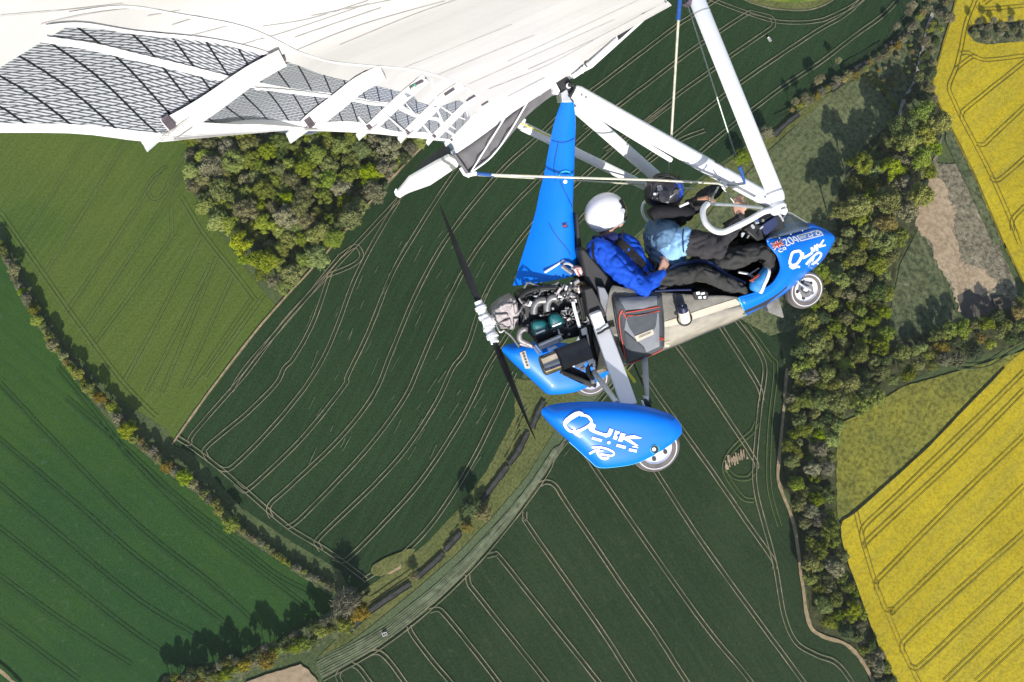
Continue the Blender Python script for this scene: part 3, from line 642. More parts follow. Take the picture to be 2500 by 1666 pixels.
class MB:
    def __init__(s): s.v = []; s.f = []; s.mi = []
    def face(s, idx, m=0): s.f.append(tuple(idx)); s.mi.append(m)
    def tube(s, pts, r, n=8, m=0, cap=True, flat=None):
        """flat=(vector, k): squash the section to k along everything but vector"""
        pts = [Vector(p) for p in pts]; b = len(s.v); k = len(pts)
        rs = r if isinstance(r, (list, tuple)) else [r]*k
        up = None
        for i, p in enumerate(pts):
            d = (pts[min(i+1, k-1)] - pts[max(i-1, 0)]).normalized()
            if flat: w = (flat[0] - d*flat[0].dot(d)).normalized(); t = d.cross(w)*flat[1]
            else:
                if up is None: up = d.orthogonal()
                up = (up - d*up.dot(d)).normalized(); w = up; t = d.cross(w)
            for j in range(n):
                a = 2*math.pi*j/n; s.v.append(p + (w*math.cos(a) + t*math.sin(a))*rs[i])
        for i in range(k-1):
            for j in range(n): s.face((b+i*n+j, b+i*n+(j+1) % n, b+(i+1)*n+(j+1) % n, b+(i+1)*n+j), m)
        if cap: s.face([b+j for j in range(n)][::-1], m); s.face([b+(k-1)*n+j for j in range(n)], m)
        return s
    def prism(s, poly, off, m=0):
        poly = [Vector(p) for p in poly]; off = Vector(off); b = len(s.v); n = len(poly)
        s.v += poly + [p + off for p in poly]
        s.face(range(b+n-1, b-1, -1), m); s.face(range(b+n, b+2*n), m)
        for i in range(n): s.face((b+i, b+(i+1) % n, b+n+(i+1) % n, b+n+i), m)
        return s
    def plate(s, pts, y, th, m=0):
        """photo outline cut from a sheet standing at lateral position y, th thick away from the viewer"""
        return s.prism(As(pts, y), (0, th, 0), m)
    def bar(s, a, b, w, h, up=(0, 1, 0), m=0, taper=1.0):
        a = Vector(a); b = Vector(b); d = (b-a).normalized(); u = Vector(up); u = (u - d*u.dot(d)).normalized(); t = d.cross(u); k = len(s.v)
        for p, q in ((a, 1.0), (b, taper)):
            for i, j in ((-1, -1), (1, -1), (1, 1), (-1, 1)): s.v.append(p + t*w*0.5*i*q + u*h*0.5*j*q)
        for q in ((3, 2, 1, 0), (4, 5, 6, 7), (0, 1, 5, 4), (1, 2, 6, 5), (2, 3, 7, 6), (3, 0, 4, 7)): s.face([k+i for i in q], m)
        return s
    def grid(s, rows, m=0, closed=False, fm=None):
        b = len(s.v); nr = len(rows); nc = len(rows[0])
        for r in rows: s.v += [Vector(p) for p in r]
        for i in range(nr-1):
            for j in range(nc if closed else nc-1):
                j2 = (j+1) % nc
                s.face((b+i*nc+j, b+i*nc+j2, b+(i+1)*nc+j2, b+(i+1)*nc+j), fm(i, j) if fm else m)
        return s
    def ball(s, c, r, m=0, n=12, k=8, sq=(1, 1, 1)):
        c = Vector(c); rows = []
        for i in range(k+1):
            th = math.pi*(0.02 + 0.96*i/k)
            rows.append([c + Vector((math.sin(th)*math.cos(2*math.pi*j/n)*sq[0], math.sin(th)*math.sin(2*math.pi*j/n)*sq[1], math.cos(th)*sq[2]))*r for j in range(n)])
        return s.grid(rows, m, True)
    def lathe(s, o, ax, prof, n=20, m=0, fm=None):
        o = Vector(o); ax = Vector(ax).normalized(); u = ax.orthogonal().normalized(); w = ax.cross(u)
        rows = [[o + ax*t + (u*math.cos(2*math.pi*j/n) + w*math.sin(2*math.pi*j/n))*r for j in range(n)] for t, r in prof]
        return s.grid(rows, m, True, fm)
    def build(s, name, mats, parent, smooth=35, bevel=0, solid=0, kind=None):
        off = BASE.get(root_of(parent).name, Vector()) if parent else Vector()
        me = mesh(name, [Vector(p) - off for p in s.v], s.f, mats, s.mi, smooth)
        bm = bmesh.new(); bm.from_mesh(me); bmesh.ops.recalc_face_normals(bm, faces=bm.faces[:]); bm.to_mesh(me); bm.free()
        if smooth is not None and smooth < 180: me.set_sharp_from_angle(angle=R_(smooth))
        o = link(name, me, parent)
        if solid: md = o.modifiers.new('thickness', 'SOLIDIFY'); md.thickness = solid; md.offset = 0
        if bevel: md = o.modifiers.new('edge', 'BEVEL'); md.width = bevel; md.segments = 2; md.limit_method = 'ANGLE'; md.angle_limit = R_(35)
        if kind: o['kind'] = kind
        return o
def root_of(o):
    while o.parent: o = o.parent
    return o

# materials of the aircraft
M['blue'] = surf('blue_gelcoat', (0.002, 0.165, 0.72), 0.40, var=0.05, scale=3, coat=0.08, spec=0.28)
M['white'] = surf('white_paint', (0.82, 0.82, 0.83), 0.35, var=0.03, scale=4, coat=0.3)
M['alu'] = surf('brushed_aluminium', (0.62, 0.63, 0.65), 0.38, 0.7, var=0.08, scale=20)
M['steel'] = surf('engine_steel', (0.24, 0.235, 0.23), 0.42, 0.6, var=0.25, scale=30, bump=0.2, bscale=60)
M['cast'] = surf('cast_alloy', (0.30, 0.27, 0.27), 0.5, 0.35, var=0.4, scale=25, bump=0.3, bscale=80)
M['chrome'] = surf('polished_exhaust', (0.66, 0.58, 0.47), 0.22, 0.95, var=0.2, scale=12)
M['black'] = surf('black_rubber', (0.012, 0.012, 0.013), 0.6, var=0.3, scale=20)
M['matt'] = surf('matt_black_metal', (0.022, 0.022, 0.024), 0.45, 0.3, var=0.3, scale=14)
M['grey'] = surf('grey_plate', (0.40, 0.41, 0.43), 0.5, var=0.1, scale=10)
M['dgrey'] = surf('dark_grey_wrap', (0.055, 0.056, 0.060), 0.7, var=0.2, scale=14, bump=0.3, bscale=90)
M['teal'] = surf('teal_rocker_cover', (0.004, 0.105, 0.115), 0.4, var=0.15, scale=20, coat=0.2)
M['gold'] = surf('brass_mesh', (0.25, 0.16, 0.06), 0.45, 0.5, var=0.4, scale=60)
M['red'] = surf('red_trim', (0.55, 0.06, 0.03), 0.6, var=0.15, scale=20)
M['yellow'] = surf('yellow_tube', (0.70, 0.66, 0.06), 0.5, var=0.1, scale=20)
M['cable'] = surf('sheathed_cable', (0.55, 0.53, 0.42), 0.45, 0.2, var=0.2, scale=30)
M['cable_dark'] = surf('bare_steel_cable', (0.20, 0.24, 0.20), 0.4, 0.5, var=0.2, scale=30)
M['blue_cord'] = surf('blue_cord', (0.01, 0.07, 0.28), 0.7, var=0.2, scale=60)
M['tyre'] = surf('tyre_rubber', (0.135, 0.118, 0.105), 0.85, var=0.25, scale=14, bump=0.3, bscale=60)
M['rim'] = surf('white_wheel_rim', (0.78, 0.75, 0.76), 0.4, var=0.08, scale=12)
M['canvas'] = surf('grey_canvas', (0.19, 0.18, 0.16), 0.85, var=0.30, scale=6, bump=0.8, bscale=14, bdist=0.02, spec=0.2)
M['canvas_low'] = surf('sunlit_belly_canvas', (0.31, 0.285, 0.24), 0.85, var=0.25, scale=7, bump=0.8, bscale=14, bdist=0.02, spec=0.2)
M['canvas_pale'] = surf('pale_canvas_band', (0.52, 0.46, 0.37), 0.85, var=0.1, scale=6, bump=0.4, bscale=14, bdist=0.015, spec=0.2)
M['bag'] = surf('charcoal_nylon', (0.070, 0.078, 0.088), 0.75, var=0.15, scale=9, bump=0.5, bscale=18, bdist=0.012, spec=0.3)
M['bag_grey'] = surf('grey_nylon', (0.21, 0.22, 0.24), 0.75, var=0.12, scale=9, bump=0.4, bscale=18, bdist=0.012, spec=0.3)  # paler grey nylon for the panels and flaps
M['navy'] = surf('navy_vinyl', (0.006, 0.018, 0.085), 0.55, var=0.2, scale=10, bump=0.3, bscale=14, bdist=0.01)
M['pocket'] = surf('shaded_pocket_cloth', (0.135, 0.130, 0.135), 0.8, var=0.12, scale=6, bump=0.5, bscale=9, bdist=0.02, spec=0.2)  # shade on the keel pocket and far wing put into the grey
M['letter'] = surf('white_vinyl_letter', (0.86, 0.86, 0.86), 0.4, var=0.02, scale=5)
M['purple'] = surf('dusky_webbing', (0.10, 0.08, 0.10), 0.8, var=0.2, scale=30)
M['green_tape'] = surf('green_tape', (0.10, 0.42, 0.25), 0.7, var=0.2, scale=30)

def sail_mat():
    t = NT('white_sailcloth'); co = t.coord()
    n = t.noise(co, 1.4, 5, 0.6)
    t.set(t.b, 'Base Color', t.ramp(n, [(0.3, (0.585, 0.57, 0.565)), (0.7, (0.65, 0.635, 0.635))]))
    t.b.inputs['Roughness'].default_value = 0.55; t.b.inputs['Specular IOR Level'].default_value = 0.25
    rv = t.mapping(t.mapping(co, (0, 0, R_(20))), (0, 0, 0), (1.2, 9, 1))
    t.bump(t.noise(rv, 1.0, 3, 0.5), 0.35, 0.012)
    return t.m
M['bright_sail'] = surf('white_dacron', (0.86, 0.85, 0.85), 0.55, var=.02, scale=5, bump=.2, bscale=30)
def scrim_mat():
    """laminated sailcloth: black threads set in a milky film"""
    t = NT('scrim_laminate'); uv = t.add('ShaderNodeUVMap').outputs[0]
    sep = t.add('ShaderNodeSeparateXYZ'); t.l.new(uv, sep.inputs[0]); x, y = sep.outputs[0], sep.outputs[1]
    nz = t.noise(t.coord(), 3.5, 2)
    def lines(ax, ay, pitch, w, wob=0.0):
        v = t.math('ADD', t.math('MULTIPLY', x, ax/pitch), t.math('MULTIPLY', y, ay/pitch))
        if wob: v = t.math('ADD', v, t.math('MULTIPLY', nz, wob))
        return t.math('LESS_THAN', t.math('FRACT', v), w)
    d = SCRIM_DIR
    bold = lines(-d.y, d.x, PB*1.5, 0.085)
    f1_ = lines(-SC1.y, SC1.x, P1, 0.42); f2_ = lines(-SC2.y, SC2.x, P2*0.62, 0.17); f3_ = f2_
    k = t.math('MAXIMUM', bold, t.math('MULTIPLY', t.math('MAXIMUM', f1_, f2_), 0.86))
    t.set(t.b, 'Base Color', t.mix(k, (0.52, 0.54, 0.59), (0.016, 0.018, 0.024)))
    t.b.inputs['Roughness'].default_value = 0.35
    return t.m

AIRCRAFT = thing('microlight_aircraft', 'white winged blue flexwing microlight banking steeply over the fields', 'aircraft')

# ---- right wing: stations from beyond the tip to the keel; each row is a photo outline at that station's span position
# rows: trailing edge, band, strap low, strap high, scrim top, seam top, mid chord
ST = [
 (-4.30, (-760, 300, -720, 270, -430, 70, -410, 55, -330, 0, -300, -30, 150, -260)),
 (-3.90, (-260, 325, -222, 301, 100, 104, 116, 94, 163, 66, 188, 32, 600, -140)),
 (-3.55, (170, 326, 180, 304, 345, 152, 356, 136, 428, 84, 470, 44, 850, -80)),
 (-3.20, (395, 347, 420, 325, 575, 207, 590, 192, 690, 148, 716, 132, 1084, 3)),
 (-2.75, (585, 319, 602, 293, 706, 229, 712, 216, 786, 182, 830, 152, 1150, 40)),
 (-2.30, (745, 320, 770, 299, 838, 244, 846, 233, 884, 205, 905, 176, 1215, 60)),
 (-2.00, (822, 322, 853, 297, 905, 257, 912, 247, 945, 216, 968, 182, 1265, 74)),
 (-1.70, (897, 326, 915, 306, 965, 263, 973, 254, 1006, 233, 1034, 192, 1305, 85)),
 (-1.45, (943, 330, 955, 319, 998, 281, 1005, 272, 1024, 250, 1066, 202, 1322, 100)),
 (-1.20, (994, 336, 1004, 325, 1038, 292, 1045, 284, 1075, 259, 1115, 208, 1335, 118)),
 (-1.00, (1022, 338, 1036, 323, 1068, 297, 1074, 290, 1120, 245, 1142, 215, 1345, 128)),
 (-0.75, (1060, 343, 1066, 336, 1085, 319, 1090, 314, 1138, 265, 1160, 238, 1356, 140)),
 (-0.35, (1100, 349, 1104, 344, 1112, 337, 1116, 333, 1152, 300, 1172, 272, 1366, 165)),
 (-0.02, (1112, 374, 1118, 369, 1131, 360, 1134, 357, 1165, 333, 1190, 315, 1385, 190)),
]
def st_pts(y, fl): return [A((fl[i], fl[i+1]), y) for i in range(0, 14, 2)]
stations = []
for y, fl in ST:
    r = st_pts(y, fl)
    d = (r[6] - r[5]); xle = (1.30 - 0.46*abs(y)) if y < -0.1 else A((1617, 0), y).x
    tq = (xle - r[6].x)/d.x
    r += [r[6] + d*tq*0.5, r[6] + d*tq]
    if y > -0.1: r[7] = A((1510, 82), y); r[8] = A((1617, 0), y)
    stations.append(r)
def refine(rows, k):
    out = []
    n = len(rows)
    for j in range(len(rows[0])):
        out.append(spline([rows[i][j] for i in range(n)], k))
    return [[out[j][i] for j in range(len(rows[0]))] for i in range(len(out[0]))]
FINE = refine(stations, 5)
_fv = [p for r in FINE for p in r]; _nc = len(FINE[0])
_bv = BVHTree.FromPolygons(_fv, [(i*_nc+j, i*_nc+j+1, (i+1)*_nc+j+1, (i+1)*_nc+j) for i in range(len(FINE)-1) for j in range(_nc-1)])
def _on(x, y): return Vector(_bv.ray_cast(EYE, (A((x, y), 0) - EYE).normalized())[0].xy)
def _dir(a, b): return (_on(*b) - _on(*a)).normalized()
def _pit(e, a, b): q = _on(*b) - _on(*a); return max(0.003, abs(e.x*q.y - e.y*q.x))
SCRIM_DIR = _dir((60, 135), (285, 305)); SC1 = _dir((60, 205), (330, 240)); SC2 = _dir((60, 250), (330, 205))
PB, P1, P2 = _pit(SCRIM_DIR, (130, 190), (204, 190)), _pit(SC1, (200, 190), (200, 198)), _pit(SC2, (200, 190), (200, 214))
M['sail'] = sail_mat(); M['scrim'] = scrim_mat()

def wing(mirror, name):
    sg = -1 if mirror else 1
    def fx(p): return Vector((p.x, p.y*sg, p.z))
    w = MB()
    rows = [[fx(p) for p in r] for r in FINE]
    def fm(i, j):
        yv = abs(FINE[i][0].y)
        if yv > 3.905 or yv < 0.36: return 0
        return 1 if j in (1, 3) else (2 if j in (0, 2) else 0)
    w.grid(rows, 0, False, fm)
    top = []
    prof = (0.004, 0.006, 0.02, 0.022, 0.03, 0.04, 0.11, 0.115, 0.02)
    for r in rows:
        c = (r[8]-r[0]).length
        top.append([p + Vector((0, 0, prof[j]*c + 0.004)) for j, p in enumerate(r)])
    w.grid(top, 0)
    o = w.build(name, [M['sail'], M['scrim'], M['bright_sail']], AIRCRAFT, smooth=60)
    uv = o.data.uv_layers.new(name='UVMap')
    co = np.empty(len(o.data.vertices)*3); o.data.vertices.foreach_get('co', co); co = co.reshape(-1, 3)
    li = np.empty(len(o.data.loops), dtype=np.int32); o.data.loops.foreach_get('vertex_index', li)
    uv.data.foreach_set('uv', np.column_stack((co[li, 0], co[li, 1]*sg)).ravel())
    return o
SAIL = wing(False, 'wing_sail')

def on_sail(p, lift=0.006, guess=-2.0):
    """where a photo point meets the underside of the right wing"""
    d = (A(p, 0) - EYE).normalized()
    hit = BV_SAIL.ray_cast(EYE, d)
    if hit[0]: return hit[0] - d*lift
    q = BV_SAIL.find_nearest(A(p, guess)); return q[0] - d*lift
def bvh_of(o):
    me = o.data; off = BASE.get(root_of(o).name, Vector())
    return BVHTree.FromPolygons([v.co + off for v in me.vertices], [tuple(q.vertices) for q in me.polygons])
BV_SAIL = bvh_of(SAIL)

def sail_strip(name, pts, wpx, m, lift=0.008, n=4, parent=None, wob=0):
    """a sewn-on strip on the sail underside, its width given in photo pixels (one or per point)"""
    c = spline([(x, y, 0) for x, y in pts], n); mb = MB(); L = []; Rr = []
    k = len(c)
    for i, p in enumerate(c):
        d = (c[min(i+1, k-1)] - c[max(i-1, 0)]).normalized(); s = Vector((-d.y, d.x, 0))
        w = wpx if not isinstance(wpx, (list, tuple)) else wpx[0] + (wpx[1]-wpx[0])*i/(k-1)
        jj = wob*((i % 2)-0.5)
        q = p + s*jj
        L.append(on_sail(tuple((q + s*w*0.5).xy), lift)); Rr.append(on_sail(tuple((q - s*w*0.5).xy), lift))
    mb.grid([L, Rr])
    return mb.build(name, M['bright_sail'] if m is M['sail'] else m, parent or AIRCRAFT, smooth=None)

M['seam'] = surf('stitched_seam', (0.43, 0.41, 0.40), 0.8, var=0.2, scale=30)
# batten pockets with their tips
BT = [((352, 366), (404, 320), (455, 292), (520, 250), (612, 185), (690, 142), 60, 44, 0.060),
      ((704, 346), (748, 314), (770, 292), (824, 250), (878, 207), (935, 178), 46, 40, 0.045),
      ((873, 342), (898, 320), (914, 305), (950, 270), (988, 235), (1040, 192), 27, 26, 0.038),
      ((975, 349), (992, 330), (1020, 302), (1050, 272), (1085, 237), (1130, 208), 26, 22, 0.034),
      ((1043, 356), (1058, 339), (1075, 321), (1100, 296), (1130, 266), (1160, 240), 18, 17, 0.030),
      ((1087, 358), (1100, 346), (1113, 334), (1128, 319), (1146, 300), (1165, 278), 13, 12, 0.026)]
for bi, b in enumerate(BT):
    o = sail_strip('batten_pocket', b[1:6], (b[6], b[7]), M['sail'], (0.035, 0.022, 0.014, 0.012, 0.010, 0.009)[bi])
    t = MB(); dirv = Vector(b[0]+(0,)) - Vector(b[1]+(0,)); sd_ = Vector((-dirv.y, dirv.x, 0)).normalized(); wv = b[6]*0.5
    yv = (-3.2, -2.3, -1.7, -1.2, -0.75, -0.35)[bi]
    for s0, s1, off, wid in ((0.0, 1.0, -0.26, 0.26), (-0.10, 0.95, 0.20, 0.50)):
        a = Vector(b[1]+(0,)) + dirv*s0; e = Vector(b[1]+(0,)) + dirv*s1
        q = [a + sd_*wv*(off-wid*.55), e + sd_*wv*(off-wid*.55), e + sd_*wv*(off+wid*.55), a + sd_*wv*(off+wid*.55)]
        t.prism([A(tuple(p.xy), yv) for p in q], (0, 0.0, 0.018))
    t.build('batten_tip', M['white'], o, bevel=0.003)
    t = MB(); a = Vector(b[1]+(0,)) - dirv*0.42
    e = a + dirv*0.30
    q = [a - sd_*wv*0.25, e - sd_*wv*0.25, e + sd_*wv*0.75, a + sd_*wv*0.75]
    qq = [on_sail(tuple(p.xy), (0.05, 0.034, 0.024, 0.02, 0.018, 0.016)[bi], yv) for p in q]; t.prism(qq, (0, 0, 0.006)); t.build('batten_clip', M['purple'], o)
for a_, b_ in (((462, 292), (352, 362)), ((447, 300), (366, 366)), ((772, 300), (704, 341)), ((921, 304), (873, 340)), ((1010, 320), (975, 347)), ((470, 312), (378, 374))):
    sail_strip('batten_tip_edge', [a_, b_], 2.0, M['seam'], 0.045 if a_[0] < 600 else 0.03, 6)
# stitched seams, straps and the bright ribs near the keel
for pts, w in (((112, 95, 230, 112, 330, 136, 440, 162, 558, 192), 12), ((622, 217, 715, 224, 812, 236), 6), ((862, 245, 950, 259), 5), ((974, 268, 1028, 283), 4), ((1046, 289, 1080, 298), 3)):
    sail_strip('sail_strap', px(*pts), w, M['sail'], 0.012, 8, wob=1.2)
for pts, w in (((110, 66, 200, 60, 330, 80, 500, 97, 620, 122, 690, 147), 9), ((167, 34, 300, 17, 430, 36, 600, 70, 722, 126), 7), ((722, 126, 800, 150, 880, 160, 1000, 170, 1067, 186, 1130, 206), 5),
               ((1052, 192, 1066, 244), 5), ((1066, 266, 1082, 302), 5), ((1078, 262, 1108, 282), 4), ((1142, 222, 1138, 248), 4), ((1115, 284, 1135, 292), 3), ((1138, 265, 1142, 285), 3), ((1135, 213, 1160, 228, 1178, 238), 5), ((1100, 308, 1112, 316), 3)):
    sail_strip('sail_seam', px(*pts), w, M['sail'], 0.010, 5)
for pts in ((722, 124, 880, 62, 1086, 3), (990, 164, 1110, 116, 1250, 60), (1068, 184, 1180, 136, 1305, 86), (1142, 207, 1320, 128, 1500, 48), (1193, 218, 1340, 158, 1500, 70), (720, 92, 930, 20), (0, 40, 150, 26, 300, 8), (640, 66, 760, 46, 900, 2), (360, 40, 440, 25), (420, 62, 470, 46), (1240, 236, 1330, 190), (760, 40, 980, -4), (830, 110, 1000, 40, 1120, -2), (1240, 150, 1420, 66, 1560, 0), (1290, 170, 1460, 92, 1600, 18), (100, 60, 230, 32, 330, 20), (420, 100, 560, 64), (560, 118, 700, 78, 900, 10)):
    sail_strip('sail_seam', px(*pts), 1.5, M['seam'], 0.006, 6)
for a, w, m in (((610, 170, 652, 138), 10, M['purple']), ((645, 158, 697, 142), 14, M['purple']), ((608, 173, 640, 152), 7, M['green_tape']), ((612, 182, 642, 172), 6, M['green_tape']), ((652, 168, 690, 156), 6, M['purple']), ((1000, 214, 1042, 192), 8, M['purple']), ((1000, 216, 1016, 208), 8, M['green_tape']), ((1004, 217, 1034, 203), 4, M['sail']),
                ((1085, 232, 1112, 214), 8, M['purple']), ((1138, 247, 1160, 234), 5, M['purple']), ((1176, 258, 1192, 248), 4, M['purple'])):
    sail_strip('sail_slot', px(*a), w, m, 0.014, 3)
wing(True, 'wing_sail')

# the far wing's outer blade that shows behind the keel
far = MB()
far.prism([A(p, y) for p, y in (((1097, 384), 0.9), ((1122, 394), 1.1), ((1118, 408), 1.4), ((1051, 453), 2.9), ((1000, 471), 3.9), ((978, 482), 4.4), ((970, 472), 4.0), ((1000, 436), 3.0), ((1064, 400), 1.7))], (0, 0, 0.03))
far.build('far_wing_panel', M['bright_sail'], AIRCRAFT, bevel=0.004)
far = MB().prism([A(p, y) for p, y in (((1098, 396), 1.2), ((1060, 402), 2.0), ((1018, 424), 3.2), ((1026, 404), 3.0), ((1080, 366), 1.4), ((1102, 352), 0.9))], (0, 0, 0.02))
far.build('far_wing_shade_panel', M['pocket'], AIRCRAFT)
e = MB().prism([A(p, y) for p, y in (((970, 470), 3.98), ((966, 478), 3.98), ((976, 484), 3.96), ((984, 478), 3.94))], (0, 0, 0.05)); e.build('wing_tip_fin', M['white'], AIRCRAFT)

# keel tube and the keel pocket under it, greyed for its shade
kp = MB(); up_ = px(1108, 380, 1160, 345, 1230, 293, 1300, 240, 1342, 210); lo_ = px(1148, 424, 1186, 392, 1222, 360, 1290, 280, 1356, 228)
U_ = spline(As(up_, 0.0), 5); L_ = spline(As(lo_, 0.0), 5)
rows = []
for k in range(5):
    t = k/4
    rows.append([u.lerp(l, t) + Vector((0, 0.02*math.sin(i*1.9)*t*(1-t)*4, 0)) for i, (u, l) in enumerate(zip(U_, L_))])
kp.grid(rows).build('keel_pocket', M['pocket'], AIRCRAFT, smooth=60, solid=0.006)
MB().tube(As(px(1105, 378, 1342, 208, 1440, 158, 1620, -5, 1760, -130), 0.03), 0.03, 12).build('keel_tube', M['white'], AIRCRAFT)
for q in (px(1150, 420, 1200, 340, 1251, 258), px(1152, 420, 1198, 385, 1240, 330, 1298, 232)):
    MB().tube(spline(As(q, -0.03), 6), 0.006, 6).build('luff_line', M['white'], AIRCRAFT)
MB().plate(px(1106, 380, 1112, 376, 1146, 424, 1138, 428), -0.03, 0.03).build('keel_strap', M['pocket'], AIRCRAFT)
MB().tube(As(px(1124, 410, 1134, 426, 1146, 431), -0.03), 0.012, 8).tube(As(px(1140, 428, 1160, 424), -0.03), 0.016, 8).ball(A((1160, 424), -0.03), 0.018).build('keel_end_fitting', M['white'], AIRCRAFT)
MB().plate(px(1510, 76, 1553, 48, 1563, 52, 1512, 98), -0.03, 0.05).build('keel_slot', M['matt'], AIRCRAFT)
MB().tube(spline(As(px(1508, 98, 1508, 78, 1553, 50, 1625, 2), -0.05), 4), 0.006, 6).build('keel_line', M['alu'], AIRCRAFT)
MB().tube(spline(As(px(1434, 165, 1428, 155, 1432, 144), -0.05), 4), 0.006, 6).build('stray_cord', M['dgrey'], AIRCRAFT)
MB().tube(As(px(1398, 188, 1422, 172), -0.04), 0.017, 10).tube(As(px(1418, 176, 1424, 168), -0.05), 0.02, 10).build('hang_bolt_tube', M['white'], AIRCRAFT)

# hang block on top of the mast
MB().plate(px(1352, 204, 1368, 192, 1382, 186, 1396, 200, 1402, 214, 1396, 238, 1384, 246, 1372, 236, 1368, 214), -0.06, 0.12).build('hang_block', M['matt'], AIRCRAFT, bevel=0.006)
MB().plate(px(1348, 206, 1356, 200, 1368, 222, 1362, 232, 1352, 228), -0.09, 0.18).build('hang_cheek', M['white'], AIRCRAFT, bevel=0.006)
MB().plate(px(1370, 228, 1384, 218, 1392, 240, 1398, 250, 1372, 250), -0.08, 0.16).tube([A((1388, 210), -0.10), A((1388, 210), 0.1)], 0.02, 12).build('mast_cap', M['alu'], AIRCRAFT, bevel=0.004)
MB().tube(spline(As(px(1392, 206, 1402, 212, 1398, 226, 1388, 236), -0.09), 4), 0.008, 8).ball(A((1391, 208), -0.1), 0.015).build('backup_loop', M['black'], AIRCRAFT)

# the blue faired mast
ML = px(1370, 250, 1353, 300, 1342, 351, 1329, 422, 1316, 476, 1306, 524, 1281, 606, 1252, 698)
MR = px(1401, 250, 1406, 300, 1404, 351, 1402, 427, 1400, 476, 1400, 520, 1409, 606, 1415, 664)
mast = MB(); rows = []
LL = spline(As(ML, 0), 4); RRr = spline(As(MR, 0), 4)
NP = 13
for i, (a, b) in enumerate(zip(LL, RRr)):
    ch = b - a; wd = 0.055 + 0.085*(i/len(LL)); ring = []
    for sgn in (-1, 1):
        for k in range(NP):
            t = k/(NP-1) if sgn < 0 else 1 - k/(NP-1)
            if sgn > 0 and k in (0, NP-1): continue
            w = wd*(t**0.75*1.25 if t < 0.55 else (1-((t-0.55)/0.45)**2.4)*0.8 + 0.0)
            w = wd*(1.9*t**0.9*(1-t)**0.42)
            ring.append(a + ch*t + Vector((0, sgn*w, 0)))
    rows.append(ring)
mast.grid(rows, 0, True)
MAST = mast.build('mast_fairing', M['blue'], AIRCRAFT, smooth=50)
BV_MAST = bvh_of(MAST)
class Pen(list):
    """a pen stroke: pairs of photo points, left and right of the line"""
def decal(name, polys, m, bv, parent, lift=0.006, step=6):
    """vinyl cut to photo outlines or pen strokes and laid on a surface"""
    mb = MB()
    def drop(v, l):
        d = (A((v[0], v[1]), 0) - EYE).normalized(); h = bv.ray_cast(EYE, d)
        return h[0] - d*l if h[0] else None
    for kx, poly in enumerate(polys):
        lf = lift + kx*0.00015
        if isinstance(poly, Pen):
            b = len(mb.v); P = [drop(q, lf) for pr in poly for q in pr]; good = [p for p in P if p]
            if not good: continue
            mb.v += [p if p else good[0] for p in P]
            for i in range(len(poly)-1):
                if all(P[2*i+k] for k in range(4)): mb.face((b+2*i, b+2*i+1, b+2*i+3, b+2*i+2))
            continue
        vs = []
        for a, b in zip(poly, poly[1:] + poly[:1]):
            n = max(1, int(math.dist(a, b)/step))
            vs += [Vector((a[0] + (b[0]-a[0])*i/n, a[1] + (b[1]-a[1])*i/n)) for i in range(n)]
        xs = [v.x for v in vs]; ys = [v.y for v in vs]; inner = []
        y = min(ys) + step/2
        while y < max(ys):
            x = min(xs) + step/2
            while x < max(xs):
                if inside((x, y), [tuple(v) for v in vs]) and all((x-v.x)**2+(y-v.y)**2 > (step*0.5)**2 for v in vs): inner.append(Vector((x, y)))
                x += step
            y += step
        nb = len(vs)
        r = delaunay_2d_cdt(vs + inner, [(i, (i+1) % nb) for i in range(nb)], [list(range(nb))], 1, 1e-4)
        b = len(mb.v); P = [drop(v, lf) for v in r[0]]; good = [p for p in P if p]
        if not good: continue
        mb.v += [p if p else good[0] for p in P]
        for f in r[2]:
            if all(P[i] for i in f): mb.face([b+i for i in f])
    if mb.f:
        o = mb.build(name, m, parent, smooth=180)
        return o
def stroke(pts, w, n=4, w1=None):
    """outline of a pen stroke"""
    c = spline([(x, y, 0) for x, y in pts], n)
    out = Pen(); k = len(c)
    for i, p in enumerate(c):
        d = (c[min(i+1, k-1)] - c[max(i-1, 0)]).normalized(); s = Vector((-d.y, d.x, 0)); ww = w if w1 is None else w + (w1-w)*i/(k-1)
        out.append((tuple((p + s*ww/2).xy), tuple((p - s*ww/2).xy)))
    return out
def ring_px(c, r0, r1, n=20):
    a = [(c[0]+math.cos(2*math.pi*i/n)*r1, c[1]+math.sin(2*math.pi*i/n)*r1) for i in range(n)]
    return [stroke(a + a[:2], (r1-r0), 2)]
decal('mast_label', [k1(1458, 965, 1500, 955, 1518, 1000, 1470, 1008)], M['navy'], BV_MAST, MAST)
decal('mast_label', [k1(1466, 972, 1498, 965, 1500, 972, 1468, 980), k1(1470, 988, 1502, 982, 1504, 990, 1472, 996)], M['red'], BV_MAST, MAST, 0.006)
c_ = k1(1490, 565)[0]
decal('mast_bolt', [[(c_[0]+math.cos(i*.63)*5, c_[1]+math.sin(i*.63)*5) for i in range(10)]], M['letter'], BV_MAST, MAST)
decal('mast_bolt', [[(c_[0]+math.cos(i*.63)*3, c_[1]+math.sin(i*.63)*3) for i in range(10)]], M['navy'], BV_MAST, MAST, 0.006)
M['skyblue'] = surf('cyan_rubber', (0.03, 0.42, 0.72), 0.3, var=0.05, scale=10, coat=0.4)
decal('mast_cable_guide', [stroke(k1(1430, 512, 1450, 480, 1490, 466, 1530, 475, 1555, 505), 4)], M['skyblue'], BV_MAST, MAST, 0.012)
